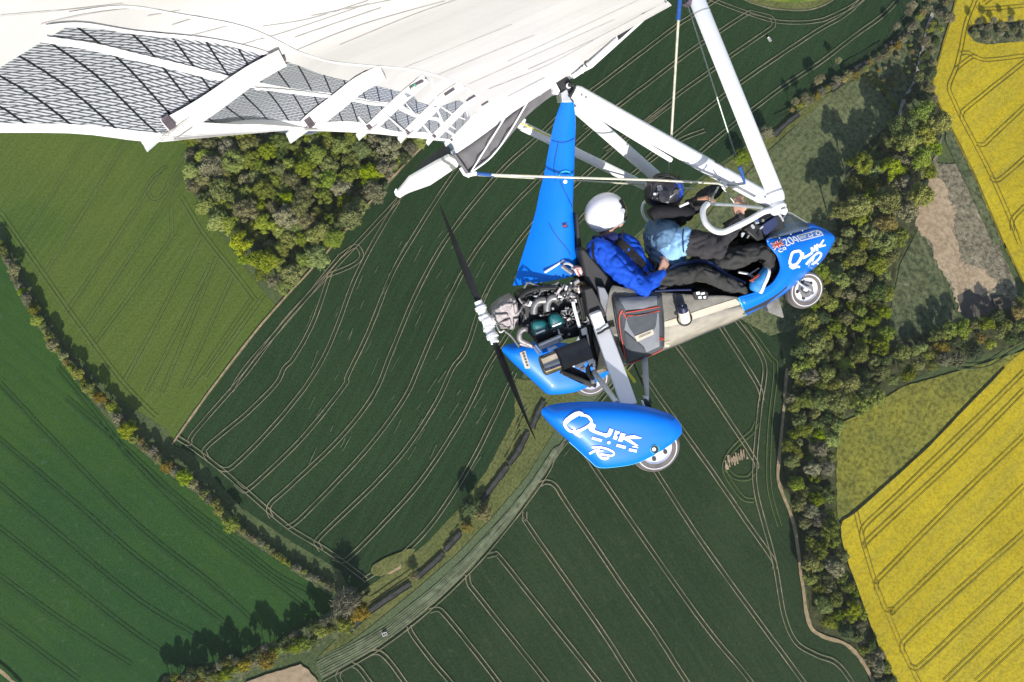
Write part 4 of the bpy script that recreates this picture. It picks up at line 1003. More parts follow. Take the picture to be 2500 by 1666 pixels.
decal('mast_seam', [stroke(k1(1440, 560, 1480, 650, 1550, 790, 1570, 860), 1.6), stroke(k1(1330, 960, 1400, 1080, 1500, 1200, 1540, 1270), 1.3), stroke(k1(1360, 170, 1440, 190, 1520, 180, 1590, 140), 1.3), stroke(k1(1340, 60, 1300, 420), 1.6), stroke(k1(1420, 200, 1380, 420, 1400, 560), 1.0)], M['navy'], BV_MAST, MAST)

# ---- struts and rigging
def strut(name, a, b, ya, yb, w, m='white', k=0.42, n=14, ends=None):
    p, q = A(a, ya), A(b, yb); mb = MB(); d = (q-p).normalized()
    side = (AF_LOC - d*AF_LOC.dot(d)).normalized()
    mb.tube([p, p.lerp(q, .02), p.lerp(q, .98), q], [w*0.8, w, w, w*0.8], n, flat=(side, k))
    return mb.build(name, M[m], AIRCRAFT)
AF_LOC = Vector((1, 0, 0)); LT_ = Vector((0, 1, 0))
strut('control_frame_upright', (1690, -30), (1900, 492), -0.06, -0.75, 0.062, k=0.5)
strut('front_strut', (1400, 224), (1893, 498), 0.0, -0.05, 0.062, k=0.75)
strut('front_strut_sleeve', (1402, 246), (1640, 392), 0.0, 0.0, 0.020, k=0.8)
strut('far_upright', (1404, 258), (1625, 452), 0.25, 0.7, 0.050, 'white', k=0.5)
strut('far_strut', (1270, 306), (1590, 462), 0.45, 0.7, 0.038, 'white', k=0.6)
MB().tube(As(px(1270, 300, 1310, 319, 1345, 334), 0.40), 0.006, 6).build('strut_stripe', M['yellow'], AIRCRAFT)
MB().plate(px(1265, 300, 1276, 287, 1285, 292, 1280, 305, 1272, 318, 1264, 312), 0.40, 0.05).build('strut_end_bracket', M['white'], AIRCRAFT, bevel=0.004)
MB().plate(px(1690, 14, 1676, 8, 1700, -20, 1718, -6), -0.12, 0.1).build('upright_sleeve', M['purple'], AIRCRAFT)
MB().tube([A((1893, 500), -0.72), A((1903, 514), -0.76)], 0.06, 12).build('corner_knuckle', M['white'], AIRCRAFT, bevel=0.01)
MB().plate(px(1910, 512, 1922, 508, 1924, 516, 1918, 526, 1908, 522), -0.80, 0.06).build('corner_bracket', M['white'], AIRCRAFT, bevel=0.004)
for f_ in (0.115, 0.955):
    p_ = A((1690, -30), -0.06).lerp(A((1900, 492), -0.75), f_); d_ = (A((1900, 492), -0.75) - A((1690, -30), -0.06)).normalized()
    MB().tube([p_, p_ + d_*0.012], 0.0635, 14, flat=((AF_LOC - d_*AF_LOC.dot(d_)).normalized(), 0.52)).build('upright_joint', M['grey'], AIRCRAFT)
for f_ in (0.03, 0.05, 0.93, 0.96):
    p_ = A((1400, 224), 0.0).lerp(A((1893, 498), -0.05), f_); MB().lathe(p_ - LT_*0.044, -LT_, ((0, .001), (0, .009), (.008, .009), (.008, .001)), 6).build('strut_bolt', M['steel'], AIRCRAFT)
# straps on the front strut
def around_strut(name, a, b, w, m):
    p, q = A(a, -0.02), A(b, -0.02); MB().tube([p, q], 0.064, 14, flat=(AF_LOC, 0.78)).build(name, M[m], AIRCRAFT)
around_strut('strut_strap', (1764.5, 427), (1768.5, 429.2), 5, 'black')
MB().tube(spline(As(px(1745, 396, 1762, 404, 1774, 418), -0.06), 4), 0.008, 6).build('strut_cord', M['black'], AIRCRAFT)
MB().tube(As(px(1806, 408, 1812, 425, 1819, 449), -0.10), [0.016, 0.014, 0.007], 8).build('blue_cord', M['blue_cord'], AIRCRAFT)
MB().tube(spline(As(px(1770, 452, 1795, 453, 1819, 450), -0.10), 4), 0.006, 6).build('toggle_line', M['cable_dark'], AIRCRAFT)
MB().tube(As(px(1758, 446, 1770, 452), -0.10), 0.02, 10).ball(A((1769, 456), -0.1), 0.022).build('cable_shackle', M['white'], AIRCRAFT)
# rear wires, keel to control frame
MB().tube(As(px(1162, 424, 1206, 428), -0.03), 0.014, 8).build('thimble_sleeve', M['blue_cord'], AIRCRAFT)
MB().tube(As(px(1200, 427, 1400, 434, 1600, 440, 1764, 449), -0.03 if False else -0.06)[:1] + [A((1400, 434), -0.12), A((1600, 440), -0.14), A((1764, 449), -0.12)], 0.0085, 8).build('rear_wire', M['cable'], AIRCRAFT)
MB().tube([A((1166, 428), 0.0), A((1330, 437), 0.2), A((1574, 451), 0.6), A((1700, 462), 0.74)], 0.007, 8).build('rear_wire', M['cable'], AIRCRAFT)
MB().tube([A((1661, -20), -0.1), A((1655, 70), -0.08), A((1639, 336), 0.0)], 0.0095, 8).build('upper_wire', M['cable'], AIRCRAFT)
MB().tube([A((1661, -20), -0.1), A((1656, 50), -0.085)], 0.017, 8).build('wire_cover', M['blue_cord'], AIRCRAFT)
MB().tube([A((1634, 388), 0.05), A((1632, 430), 0.05)], 0.005, 6).build('upper_wire', M['cable_dark'], AIRCRAFT)
MB().tube([A((1678, 10), 0.3), A((1797, 385), 0.6)], 0.008, 8).build('front_wire', M['cable_dark'], AIRCRAFT)

# control bar with its bent end
bar = spline([A(p, y) for p, y in zip(px(1904, 512, 1868, 516, 1830, 537, 1790, 557, 1764, 567, 1742, 562, 1724, 546, 1716, 525, 1718, 509, 1727, 498), (-.76, -.75, -.73, -.70, -.67, -.62, -.57, -.52, -.48, -.44))], 5)
MB().tube(bar, 0.022, 12).build('control_bar', M['white'], AIRCRAFT)
MB().tube([A((1727, 498), -.44), A((1790, 501), -.36), A((1860, 508), -.2)], 0.012, 10).build('control_bar_cross_tube', M['alu'], AIRCRAFT)
MB().tube([A((1726, 497), -.40), A((1698, 497), 0.1)], 0.024, 12).build('control_bar_grip', M['black'], AIRCRAFT)
MB().tube(As(px(1732, 497, 1754, 456), -0.3), 0.008, 8).tube(As(px(1762, 456, 1792, 494), -0.25), 0.007, 8).build('bar_stay', M['cable_dark'], AIRCRAFT)
MB().tube(spline([A(p, y) for p, y in zip(px(1583, 488, 1571, 498, 1568, 515, 1573, 530, 1582, 541), (0.35,)*5)], 5), 0.013, 10).build('far_bar_end', M['white'], AIRCRAFT)
# ------------------------------------------------------------------ nose pod, tub, seats
def mir(p): return Vector((p.x, -p.y, p.z))
PODC = [ # top px, bottom px, half width, y factor at the top
 ((1803, 727), (1822, 771), .31, .97), ((1851, 713), (1861, 751), .31, .97), ((1882, 696), (1900, 728), .31, .97), ((1899, 674), (1930, 707), .31, .97),
 ((1906, 652), (1952, 688), .305, .97), ((1897, 622), (1974, 669), .295, .96), ((1872, 586), (1992, 652), .275, .95), ((1920, 573), (2010, 634), .215, .88),
 ((1960, 563), (2024, 613), .15, .80), ((1986, 556), (2033, 597), .10, .7), ((2012, 562), (2038, 586), .045, .6), ((2030, 570), (2038, 579), .012, .5)]
pod = MB(); rows = []
for (t, b, w, fy) in PODC:
    r = []
    for k in range(9):
        s = k/8; y = -w*(fy + (1-fy)*math.sin(min(1, s*2)*math.pi/2))*(1 if s < 0.35 else math.cos((s-0.35)/0.65*math.pi*0.5)**0.55)
        r.append(A((t[0]+(b[0]-t[0])*s, t[1]+(b[1]-t[1])*s), y))
    rows.append(r)
rows = [[spline([rows[i][j] for i in range(len(rows))], 3)[q] for j in range(9)] for q in range((len(rows)-1)*3+1)]
pod.grid(rows).grid([[mir(p) for p in r] for r in rows])
# deck between the two upper edges ahead of the screen
deck = [r[0] for r in rows[20:]]
pod.grid([[p.lerp(mir(p), k/6) + Vector((0, 0, 0.05*math.sin(k/6*math.pi)*min(1, abs(p.y)/0.1))) for k in range(7)] for p in deck])
POD = pod.build('nose_pod', M['blue'], AIRCRAFT, smooth=50, solid=0.004)
BV_POD = bvh_of(POD)
lip = [r[0] for r in rows[:20]]
MB().tube(lip, 0.008, 8).build('cockpit_lip', M['blue'], AIRCRAFT)
MB().tube([r for r in rows[0]], 0.007, 8).build('pod_rear_edge', M['skyblue'], AIRCRAFT)
# dark cockpit inside
inn = MB(); inn.plate(px(1700, 745, 1800, 740, 1850, 722, 1890, 690, 1905, 640, 1880, 590, 1850, 545, 1800, 560, 1760, 620), 0.22, 0.02)
inn.prism(As(px(1800, 745, 1860, 727, 1905, 690, 1940, 640, 1950, 640, 1920, 705, 1870, 745, 1815, 768), -0.24), (0, 0.48, 0))
inn.build('cockpit_liner', M['black'], AIRCRAFT)
dash = MB(); dash.prism(As(px(1815, 560, 1850, 540, 1885, 522, 1912, 530, 1918, 560, 1872, 582, 1850, 590), -0.20), (0, 0.40, 0)); DASH = dash.build('instrument_console', M['matt'], AIRCRAFT, bevel=0.01)
dk = MB().plate(px(1858, 552, 1893, 530, 1900, 548, 1868, 578), -0.225, 0.02); dk.build('console_side', M['navy'], AIRCRAFT)
rng = random.Random(4)
for i in range(16):
    x, y = rng.uniform(1790, 1862), rng.uniform(528, 582)
    c = A((x, y), -0.235); b = MB()
    if rng.random() < .5: b.lathe(c, (0, -1, 0), ((0, .001), (0, .012), (.008, .012), (.008, .001)), 10)
    else: b.bar(c, c + Vector((rng.uniform(.01, .03), 0, rng.uniform(-.01, .03))), .012, .012)
    b.build('console_switch', M[rng.choice(('alu', 'steel', 'matt', 'grey', 'letter', 'blue_cord'))], DASH)
# windscreen
t = NT('tinted_windscreen'); t.b.inputs['Base Color'].default_value = (0.16, 0.185, 0.18, 1); t.b.inputs['Roughness'].default_value = 0.12; t.b.inputs['Alpha'].default_value = 0.52
M['screen'] = t.m
ws = MB(); lowr = spline(As(k5(340, 520, 620, 450, 900, 372, 960, 370), -0.25), 4); n = len(lowr)
lowr = [Vector((p.x, -0.265 + 0.20*(i/(n-1))**1.6, p.z)) for i, p in enumerate([A(tuple(q), -0.2) for q in [(v[0], v[1]) for v in spline([(x, y, 0) for x, y in k5(340, 520, 620, 450, 900, 372, 965, 372)], 4)]])]
lowp = [(v[0], v[1]) for v in spline([(x, y, 0) for x, y in k5(340, 520, 620, 450, 820, 398, 920, 372)], 4)]
topp = [(v[0], v[1]) for v in spline([(x, y, 0) for x, y in k5(350, 500, 520, 315, 600, 190, 760, 270, 920, 368)], 3)]
m_ = min(len(lowp), len(topp)); lowp = [lowp[int(i*(len(lowp)-1)/(m_-1))] for i in range(m_)]; topp = [topp[int(i*(len(topp)-1)/(m_-1))] for i in range(m_)]
rl = []; 
for k in range(5):
    s = k/4; row = []
    for i in range(m_):
        f = i/(m_-1); yl = -0.26*(1-f**1.8) - 0.01; yt = -0.245*(1-f**0.7)*(1 if f > 0.25 else 1) - 0.005
        p = (lowp[i][0]+(topp[i][0]-lowp[i][0])*s, lowp[i][1]+(topp[i][1]-lowp[i][1])*s)
        row.append(A(p, yl + (yt-yl)*s))
    rl.append(row)
ws.grid(rl).grid([[mir(p) for p in r] for r in rl]); ws.build('windscreen', M['screen'], AIRCRAFT, smooth=60, solid=0.003)
MB().tube(rl[4][2:], 0.004, 6).build('windscreen_edge', M['grey'], AIRCRAFT)
for q in k5(365, 535, 505, 495, 640, 450, 780, 408): MB().ball(A(q, -0.285), 0.006).build('screen_rivet', M['alu'], AIRCRAFT)
MB().plate(k5(470, 195, 520, 215, 560, 290, 545, 305, 510, 250), -0.2, 0.01).build('screen_bracket', M['grey'], AIRCRAFT)

# lettering on the pod
kq = crop(1900, 560, 12.06)
for LP in ([stroke(kq(560, 645, 425, 690, 365, 850, 340, 1000, 410, 1060, 530, 1030, 640, 900, 688, 760, 640, 655, 560, 645, 500, 665), 6.6, 5), stroke(kq(335, 1075, 430, 1150, 540, 1105, 640, 1115), 5.5)],
           [stroke(kq(725, 690, 735, 840), 5.5), stroke(kq(715, 850, 800, 818, 985, 705), 5.8), stroke(kq(985, 715, 1000, 640, 978, 530), 5.4)], [stroke(kq(1058, 655, 1085, 465), 5.0)],
           [stroke(kq(1150, 645, 1152, 430), 4.8), stroke(kq(1195, 525, 1340, 310), 5.4, 4, 4), stroke(kq(1205, 515, 1400, 470), 5.4, 4, 4)],
           [stroke(kq(820, 1040, 920, 920, 1060, 780, 1180, 695, 1262, 725, 1230, 830, 1120, 950, 1010, 1040), 5.2), stroke(kq(1040, 820, 930, 1070, 822, 1345), 6), stroke(kq(950, 1080, 985, 1175, 1060, 1150, 1170, 1000), 4.6)]):
    decal('letter', LP, M['letter'], BV_POD, POD, .010)
NUM = [stroke(kq(130, 325, 200, 295, 240, 370, 252, 480, 355, 448), 3.4), stroke(kq(275, 270, 335, 245, 420, 330, 455, 400, 400, 425, 310, 360, 272, 275), 3.2), stroke(kq(432, 212, 478, 325, 590, 305), 3), stroke(kq(450, 215, 535, 275, 602, 372), 3)]
for nm_ in (NUM[:1], NUM[1:2], NUM[2:]): decal('numeral', nm_, M['letter'], BV_POD, POD, step=4)
decal('pod_number', [stroke(k5(492, 645, 510, 662, 545, 655), 2.4), stroke(k5(500, 632, 530, 625), 2), stroke(k5(540, 622, 575, 612, 580, 640), 2.6), stroke(k5(545, 640, 570, 632), 2)], M['letter'], BV_POD, POD, step=4)
decal('pod_panel', [k5(705, 470, 960, 398, 1000, 415, 1035, 465, 760, 538)], M['letter'], BV_POD, POD)
decal('pod_panel_inset', [k5(728, 478, 880, 436, 900, 486, 765, 524), k5(890, 434, 975, 412, 1015, 460, 912, 486)], surf('mid_blue_vinyl', (0.10, 0.22, 0.55), 0.4), BV_POD, POD, 0.009)
for ln_ in [stroke(k5(745, 482+i*13, 820, 462+i*13), 1.3) for i in range(3)] + [stroke(k5(850, 450, 862, 484, 905, 455), 2), ring_px(k5(965, 438)[0], 2.0, 4.5)[0]]: decal('panel_mark', [ln_], M['letter'], BV_POD, POD, 0.012)
fl = k5(398, 560, 528, 512, 568, 588, 440, 640)
def bil(u, v): return tuple((Vector(fl[0])*(1-u)*(1-v) + Vector(fl[1])*u*(1-v) + Vector(fl[2])*u*v + Vector(fl[3])*(1-u)*v))
decal('flag_field', [fl], surf('flag_blue', (0.02, 0.04, 0.22), 0.4), BV_POD, POD)
decal('flag_white', [stroke([bil(.0, .02), bil(1, .98)], 3.6), stroke([bil(0, .98), bil(1, .02)], 3.6), stroke([bil(.5, 0), bil(.5, 1)], 7), stroke([bil(0, .5), bil(1, .5)], 6)], M['letter'], BV_POD, POD, 0.009)
decal('flag_red', [stroke([bil(0, .04), bil(.42, .45)], 1.6), stroke([bil(.58, .55), bil(1, .96)], 1.6), stroke([bil(0, .94), bil(.42, .55)], 1.6), stroke([bil(.58, .45), bil(1, .06)], 1.6), stroke([bil(.5, 0), bil(.5, 1)], 4), stroke([bil(0, .5), bil(1, .5)], 3.4)], M['red'], BV_POD, POD, 0.012)

# canvas tub behind the pod
TUB = [((1802, 726), (1822, 771)), ((1765, 722), (1778, 790)), ((1720, 722), (1730, 808)), ((1665, 718), (1682, 829)), ((1610, 714), (1636, 848)), ((1560, 708), (1585, 868)), ((1520, 702), (1540, 888)), ((1496, 698), (1500, 899)), ((1486, 720), (1456, 912))]
def tub_rows(v0, v1, n):
    out = []
    for (t, b) in TUB:
        r = []
        for k in range(n+1):
            s = v0 + (v1-v0)*k/n; y = -0.30*(1.0 if s < 0.62 else math.cos((s-0.62)/0.38*math.pi*0.5)**0.5) - 0.012*noise.noise(Vector((t[0]*0.03, s*4, 1)))
            r.append(A((t[0]+(b[0]-t[0])*s, t[1]+(b[1]-t[1])*s), y))
        out.append(r)
    return [[spline([out[i][j] for i in range(len(out))], 4)[q] + Vector((0, 0.007*noise.noise(Vector((q*0.9, j*0.8, 5))), 0)) for j in range(n+1)] for q in range((len(out)-1)*4+1)]
TR = tub_rows(0, 1, 12)
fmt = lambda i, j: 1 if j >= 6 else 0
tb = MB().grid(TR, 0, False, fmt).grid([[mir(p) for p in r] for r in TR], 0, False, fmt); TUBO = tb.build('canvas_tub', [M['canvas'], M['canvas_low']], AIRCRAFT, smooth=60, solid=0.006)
BV_TUB = bvh_of(TUBO)
decal('canvas_band', [cE(690, 1212, 800, 1180, 1000, 1110, 1240, 1035, 1290, 1075, 1000, 1165, 800, 1232, 690, 1252)], M['canvas_pale'], BV_TUB, TUBO, 0.009)
decal('canvas_patch', [cE(700, 1365, 738, 1358, 745, 1385, 720, 1420, 695, 1425)], M['canvas_pale'], BV_TUB, TUBO, 0.02)
MB().tube([r[-1] for r in TR], 0.01, 8).build('tub_keel_seam', M['dgrey'], AIRCRAFT)
MB().prism(As(px(1440, 690, 1456, 912, 1560, 860, 1800, 745, 1800, 728, 1600, 712), 0.25), (0, 0.02, 0)).build('tub_far_side', M['dgrey'], AIRCRAFT)
# seats
se = MB(); se.prism(As(px(1412, 610, 1428, 605, 1500, 690, 1560, 708, 1700, 712, 1810, 722, 1806, 742, 1460, 728, 1432, 690), -0.21), (0, 0.42, 0))
se.prism(As(px(1590, 680, 1600, 640, 1612, 640, 1625, 680, 1700, 690, 1700, 712, 1590, 708), -0.12), (0, 0.24, 0))
se.build('tandem_seat', M['black'], AIRCRAFT, bevel=0.02)
MB().tube(spline(As(cE(690, 860, 750, 800, 850, 765, 955, 745, 1050, 765, 1170, 850, 1310, 915), -0.23), 4), 0.017, 8).build('seat_side_roll', M['navy'], AIRCRAFT)
MB().tube(spline(As(cE(620, 975, 760, 968, 900, 965), -0.31), 4), 0.008, 8).build('seat_piping', M['navy'], AIRCRAFT)
MB().plate(px(1404, 520, 1412, 522, 1420, 600, 1424, 690, 1414, 690), -0.10, 0.2).build('seat_back', M['black'], AIRCRAFT, bevel=0.01)
MB().tube([A(q, -.24) for q in cE(1262, 830, 1330, 842, 1380, 868)], 0.01, 8).tube([A(q, -.24) for q in cE(1345, 850, 1420, 800)], 0.006, 6).build('foot_peg', M['alu'], AIRCRAFT)

# buckle on the tub side
bk = MB().plate(cE(915, 985, 1000, 970, 1035, 985, 1030, 1040, 935, 1045), -0.335, 0.03); BK = bk.build('strap_buckle', M['black'], AIRCRAFT, bevel=0.006)
for q in (cE(940, 985, 965, 980, 972, 1000, 945, 1005), cE(975, 990, 1005, 985, 1005, 1000, 980, 1004), cE(955, 1018, 978, 1012, 982, 1034, 960, 1036), cE(995, 1016, 1015, 1014, 1015, 1032, 998, 1034)):
    MB().plate(q, -0.345, 0.008).build('buckle_mark', M['letter'], BK)

# ---- the side bag, a thing of its own strapped to the tub
b0 = A((1560, 800), -0.40)
BAG = thing('pannier_bag', 'charcoal pannier bag with red piping strapped to the side of the trike', 'bag', b0)
bo = cE(335, 1015, 480, 1012, 660, 1000, 680, 1040, 690, 1230, 692, 1400, 650, 1440, 545, 1490, 430, 1532, 385, 1500, 345, 1300, 300, 1080, 308, 1035)
def puffed(outline, y, depth, rings=5, nz=0.006, seed=1):
    """cushion: outline lies at y, the middle stands depth towards the viewer"""
    c = Vector((sum(p[0] for p in outline)/len(outline), sum(p[1] for p in outline)/len(outline))); o = [Vector((q.x, q.y)) for q in spline([(x, yy, 0) for x, yy in outline], 3, True)]
    rows = []
    for k in range(rings+1):
        s = 1 - k/rings*0.97; yy = y - depth*(1-s**3)**0.6
        rows.append([A(tuple(c + (p-c)*s), yy - (nz*noise.noise(Vector((p.x*0.05+k, p.y*0.05, seed))) if k else 0)) for p in o])
    back = [A(tuple(p), y + 0.05) for p in o]
    m = MB(); m.grid([back] + rows, 0, True); n = len(o); m.face([len(m.v)-n+i for i in range(n)]); return m
puffed(bo, -0.33, 0.075).build('bag_body', M['bag'], BAG, smooth=60)
bvb = bvh_of(BAG.children[0])
decal('bag_panel', [cE(405, 1180, 520, 1165, 650, 1140, 655, 1180, 660, 1400, 560, 1445, 540, 1400, 460, 1330, 390, 1270)], M['bag_grey'], bvb, BAG, 0.006)
decal('bag_flap', [cE(400, 1175, 645, 1135, 632, 1240, 620, 1268, 470, 1322, 425, 1250)], M['bag'], bvb, BAG, 0.010)
decal('bag_corner', [cE(395, 1290, 470, 1350, 545, 1420, 552, 1450, 500, 1490, 425, 1518, 400, 1420)], M['bag'], bvb, BAG, 0.010)
decal('bag_top_flap', [cE(345, 1030, 480, 1020, 640, 1012, 640, 1080, 540, 1110, 400, 1120)], M['bag_grey'], bvb, BAG, 0.004)
def piping(pts, r=0.0045, m='red'):
    l = []
    for q in spline([(x, y, 0) for x, y in pts], 4):
        d = (A((q.x, q.y), 0) - EYE).normalized(); h = bvb.ray_cast(EYE, d); l.append(h[0] - d*0.006 if h[0] else A((q.x, q.y), -0.34))
    MB().tube(l, r, 6).build('bag_piping', M[m], BAG)
for q in (cE(372, 1120, 350, 1180, 362, 1300, 385, 1420, 402, 1500), cE(375, 1125, 355, 1160), cE(400, 1140, 500, 1125, 660, 1095), cE(410, 1165, 520, 1160, 660, 1125), cE(380, 1140, 410, 1190), cE(430, 1532, 540, 1490, 640, 1445, 685, 1420), cE(660, 1330, 690, 1345, 660, 1350)): piping(q)
piping(cE(668, 1010, 690, 1200, 690, 1400), 0.006, 'black'); piping(cE(310, 1080, 345, 1300, 385, 1500), 0.006, 'black'); piping(cE(340, 1020, 310, 1050, 320, 1110), .006, 'black')
decal('bag_label', [cE(470, 1322, 605, 1268, 618, 1305, 488, 1365)], M['canvas_pale'], bvb, BAG, 0.016)
decal('bag_label_print', [stroke(cE(500, 1325+i*10, 595, 1285+i*10), 1.2) for i in range(2)], M['canvas'], bvb, BAG, 0.019)

# ---- bottle in its loop
bc = A(cE(850, 1150)[0], -0.385); bt_ = A(cE(843, 1105)[0], -0.385); bdir = (A(cE(835, 1090)[0], -0.41) - A(cE(858, 1205)[0], -0.36)).normalized()
BOT = thing('drinks_bottle', 'cream bottle with a navy cap held in a loop on the grey canvas side', 'bottle', bc)
lo = A(cE(856, 1205)[0], -0.375)
MB().lathe(lo, bdir, ((0, .002), (0, .036), (.006, .042), (.095, .042), (.108, .034)), 20).build('bottle_body', surf('cream_plastic', (0.78, 0.72, 0.55), 0.4, var=0.05), BOT)
MB().lathe(lo + bdir*.104, bdir, ((0, .034), (0, .040), (.042, .037), (.046, .030), (.046, .014), (.062, .012), (.062, .001)), 20).build('bottle_cap', surf('navy_plastic', (0.008, 0.012, 0.05), 0.35, coat=0.2), BOT)
hr = [A((cE(850, 1185)[0][0] + math.cos(i*.2618)*17, cE(850, 1185)[0][1] + math.sin(i*.2618)*17), -0.36 - 0.04*math.sin(i*.2618)) for i in range(25)]
MB().tube(hr, 0.008, 8).build('bottle_loop', M['dgrey'], AIRCRAFT)
MB().plate(cE(775, 1010, 830, 1005, 850, 1060, 815, 1110, 800, 1130, 775, 1085, 785, 1060), -0.335, 0.012).build('bottle_strap', M['bag'], AIRCRAFT, bevel=0.003)

# ------------------------------------------------------------------ wheels, spats, gear
def wheel(c, R, wid, parent, name='wheel', rim=0.6, slots=5):
    W_ = MB(); ax = Vector((0, -1, 0)); h = wid/2
    W_.lathe(c, ax, [(-h*.8, R*rim)] + [(h*math.sin(a)*1.0, R*rim + (R-R*rim)*max(0, math.cos(a))**0.55) for a in np.linspace(-1.25, 1.25, 11)] + [(h*.8, R*rim)], 36)
    w = W_.build(name, M['tyre'], parent, smooth=50)
    for k in (0.80, 0.90): MB().tube([c + Vector((math.cos(i*math.pi/18)*R*k, -h*(0.93 if k < .85 else .80), math.sin(i*math.pi/18)*R*k)) for i in range(37)], 0.004, 6).build('tyre_ring', M['rim'] if k < .85 else M['dgrey'], w)
    MB().lathe(c, ax, ((-h*.7, R*rim), (h*.75, R*rim*1.04), (h*.8, R*rim), (h*.55, R*rim*.90), (h*.35, R*rim*.55), (h*.55, R*rim*.38), (h*.6, R*rim*.2), (h*.6, .001)), 32).build('wheel_rim', M['rim'], w, smooth=30)
    for i in range(slots):
        a = i*2*math.pi/slots + .5; q = c + Vector((math.cos(a), 0, math.sin(a)))*R*rim*.70 + ax*h*.49
        MB().lathe(q, ax, ((0, R*.085), (.006, R*.085), (.006, .001)), 10).build('rim_slot', M['black'], w)
    return w
fc = A((1961, 706), 0.0)
FWH = wheel(fc, 0.166, 0.12, AIRCRAFT, rim=0.62)
MB().tube(spline([fc + Vector((.02, -.085, .0)), A((1950, 690), -.09), A((1945, 668), -.08)], 5), 0.009, 10).tube(spline([fc + Vector((.02, .085, .0)), A((1950, 690), .09), A((1945, 668), .08)], 5), 0.016, 10).build('front_fork', M['alu'], AIRCRAFT)
br = MB().lathe(fc + Vector((0, -.05, 0)), (0, -1, 0), ((0, .06), (.004, .062), (.004, .03)), 24); br.build('brake_disc', M['steel'], FWH)
MB().tube(spline(As(k5(800, 990, 790, 1050, 770, 1120, 830, 1150), -.075), 4), 0.006, 6).build('brake_hose', M['matt'], FWH)
MB().plate(k5(478, 1205, 500, 1220, 560, 1440, 545, 1455, 380, 1390, 350, 1300), -0.05, 0.1).build('mud_flap', M['canvas'], AIRCRAFT, bevel=0.004)

SP = [(1322.5, 1002), (1325.5, 1017), (1355, 1048), (1406, 1094), (1439, 1124), (1462, 1141.5), (1508, 1139.5), (1549, 1132), (1585, 1117), (1631, 1091), (1659, 1066), (1665, 1053), (1661, 1035), (1643, 1015), (1610, 1002), (1559, 989), (1483, 981.5), (1406, 981.5), (1355, 987), (1334, 993)]
def lens(outline, y, th, rings=7, grow=3):
    c = Vector((sum(p[0] for p in outline)/len(outline), sum(p[1] for p in outline)/len(outline))); o = [Vector((q.x, q.y)) for q in spline([(x, yy, 0) for x, yy in outline], grow, True)]
    rim_ = [A(tuple(p), y) for p in o]; cc = A(tuple(c), y); rows = []
    for sgn in (-1, 1):
        rr = []
        for k in range(rings+1):
            s = 1 - (k/rings)*0.985; w = th*(1 - s**5)**0.55
            rr.append([cc + (p-cc)*s + Vector((0, sgn*w, 0)) for p in rim_])
        rows.append(rr)
    allr = rows[0][::-1] + rows[1][1:]
    return allr
allr = lens(SP, -0.83, 0.10, 9)
SPAT = MB().grid(allr, 0, True).build('wheel_spat', M['blue'], AIRCRAFT, smooth=60)
BV_SPAT = bvh_of(SPAT)
MB().tube([allr[9][i] for i in list(range(8, 26))], 0.004, 6).build('spat_edge', M['skyblue'], SPAT)
rw = A((1598, 1092), -0.775)
wheel(rw, 0.193, 0.10, AIRCRAFT, rim=0.62)
SPAT2 = MB().grid([[mir(p) for p in r] for r in allr], 0, True).build('wheel_spat', M['blue'], AIRCRAFT, smooth=60)
BV_SPAT2 = bvh_of(SPAT2)
wheel(mir(A((1598, 1092), -0.855)), 0.186, 0.08, AIRCRAFT, rim=0.62)
kp_ = crop(1360, 990, 9.8)
def disc(c, r): return [(c[0]+math.cos(2*math.pi*i/12)*r, c[1]+math.sin(2*math.pi*i/12)*r) for i in range(12)]
LQ = [stroke(kp_(640, 238, 500, 195, 330, 265, 205, 370, 190, 480, 290, 605, 450, 625, 620, 570, 780, 470, 822, 380, 745, 275, 640, 238, 560, 240), 6.4, 6), kp_(150, 400, 200, 320, 300, 240, 420, 165, 520, 135, 600, 160, 640, 200, 480, 275, 330, 360, 240, 440), stroke(kp_(400, 630, 480, 700, 580, 755), 8, 4, 6)]
LU = [kp_(820, 400, 925, 470, 895, 590, 780, 610, 740, 520), stroke(kp_(790, 570, 900, 630, 1180, 725), 7.5, 4, 6.5), stroke(kp_(1140, 722, 1230, 705, 1270, 640, 1300, 565), 9.5)]
for g_ in (LQ, LU, [kp_(1335, 800, 1395, 600, 1500, 635, 1425, 830)], [kp_(1455, 855, 1530, 655, 1640, 690, 1560, 870), kp_(1600, 790, 1660, 735, 1850, 718, 2035, 780, 1960, 802, 1740, 802), kp_(1570, 800, 1690, 775, 1945, 962, 1900, 985)],
           [stroke(kp_(835, 1012, 1000, 1003, 1180, 1038, 1325, 1105, 1362, 1165, 1300, 1205, 1160, 1190, 1040, 1165), 4.6), stroke(kp_(1010, 1065, 900, 1090, 775, 1160), 5.4), stroke(kp_(955, 1075, 985, 1175, 1060, 1258, 1150, 1280, 1235, 1250), 5.4), stroke(kp_(960, 1085, 1060, 1100, 1100, 1090), 4)]):
    decal('letter', g_, M['letter'], BV_SPAT, SPAT, .008, 4)
for g_ in (stroke(kp_(835, 780, 1070, 845), 6.4), disc(kp_(1240, 892)[0], 4), stroke(kp_(1425, 950, 1640, 1010), 7), stroke(kp_(1720, 1060, 1905, 1098), 6.4), stroke(kp_(1800, 985, 1940, 1012), 2.5)): decal('small_mark', [g_], M['letter'], BV_SPAT, SPAT, .008, 3)
for q_ in (kp_(900, 795, 1030, 832), kp_(1480, 968, 1590, 998)): decal('small_mark_line', [stroke(q_, 1.2)], M['blue'], BV_SPAT, SPAT, .012, 3)
def dot(c, r, n=14): return [(c[0]+math.cos(2*math.pi*i/n)*r, c[1]+math.sin(2*math.pi*i/n)*r) for i in range(n)]
ac = k4(1955, 1245)[0]
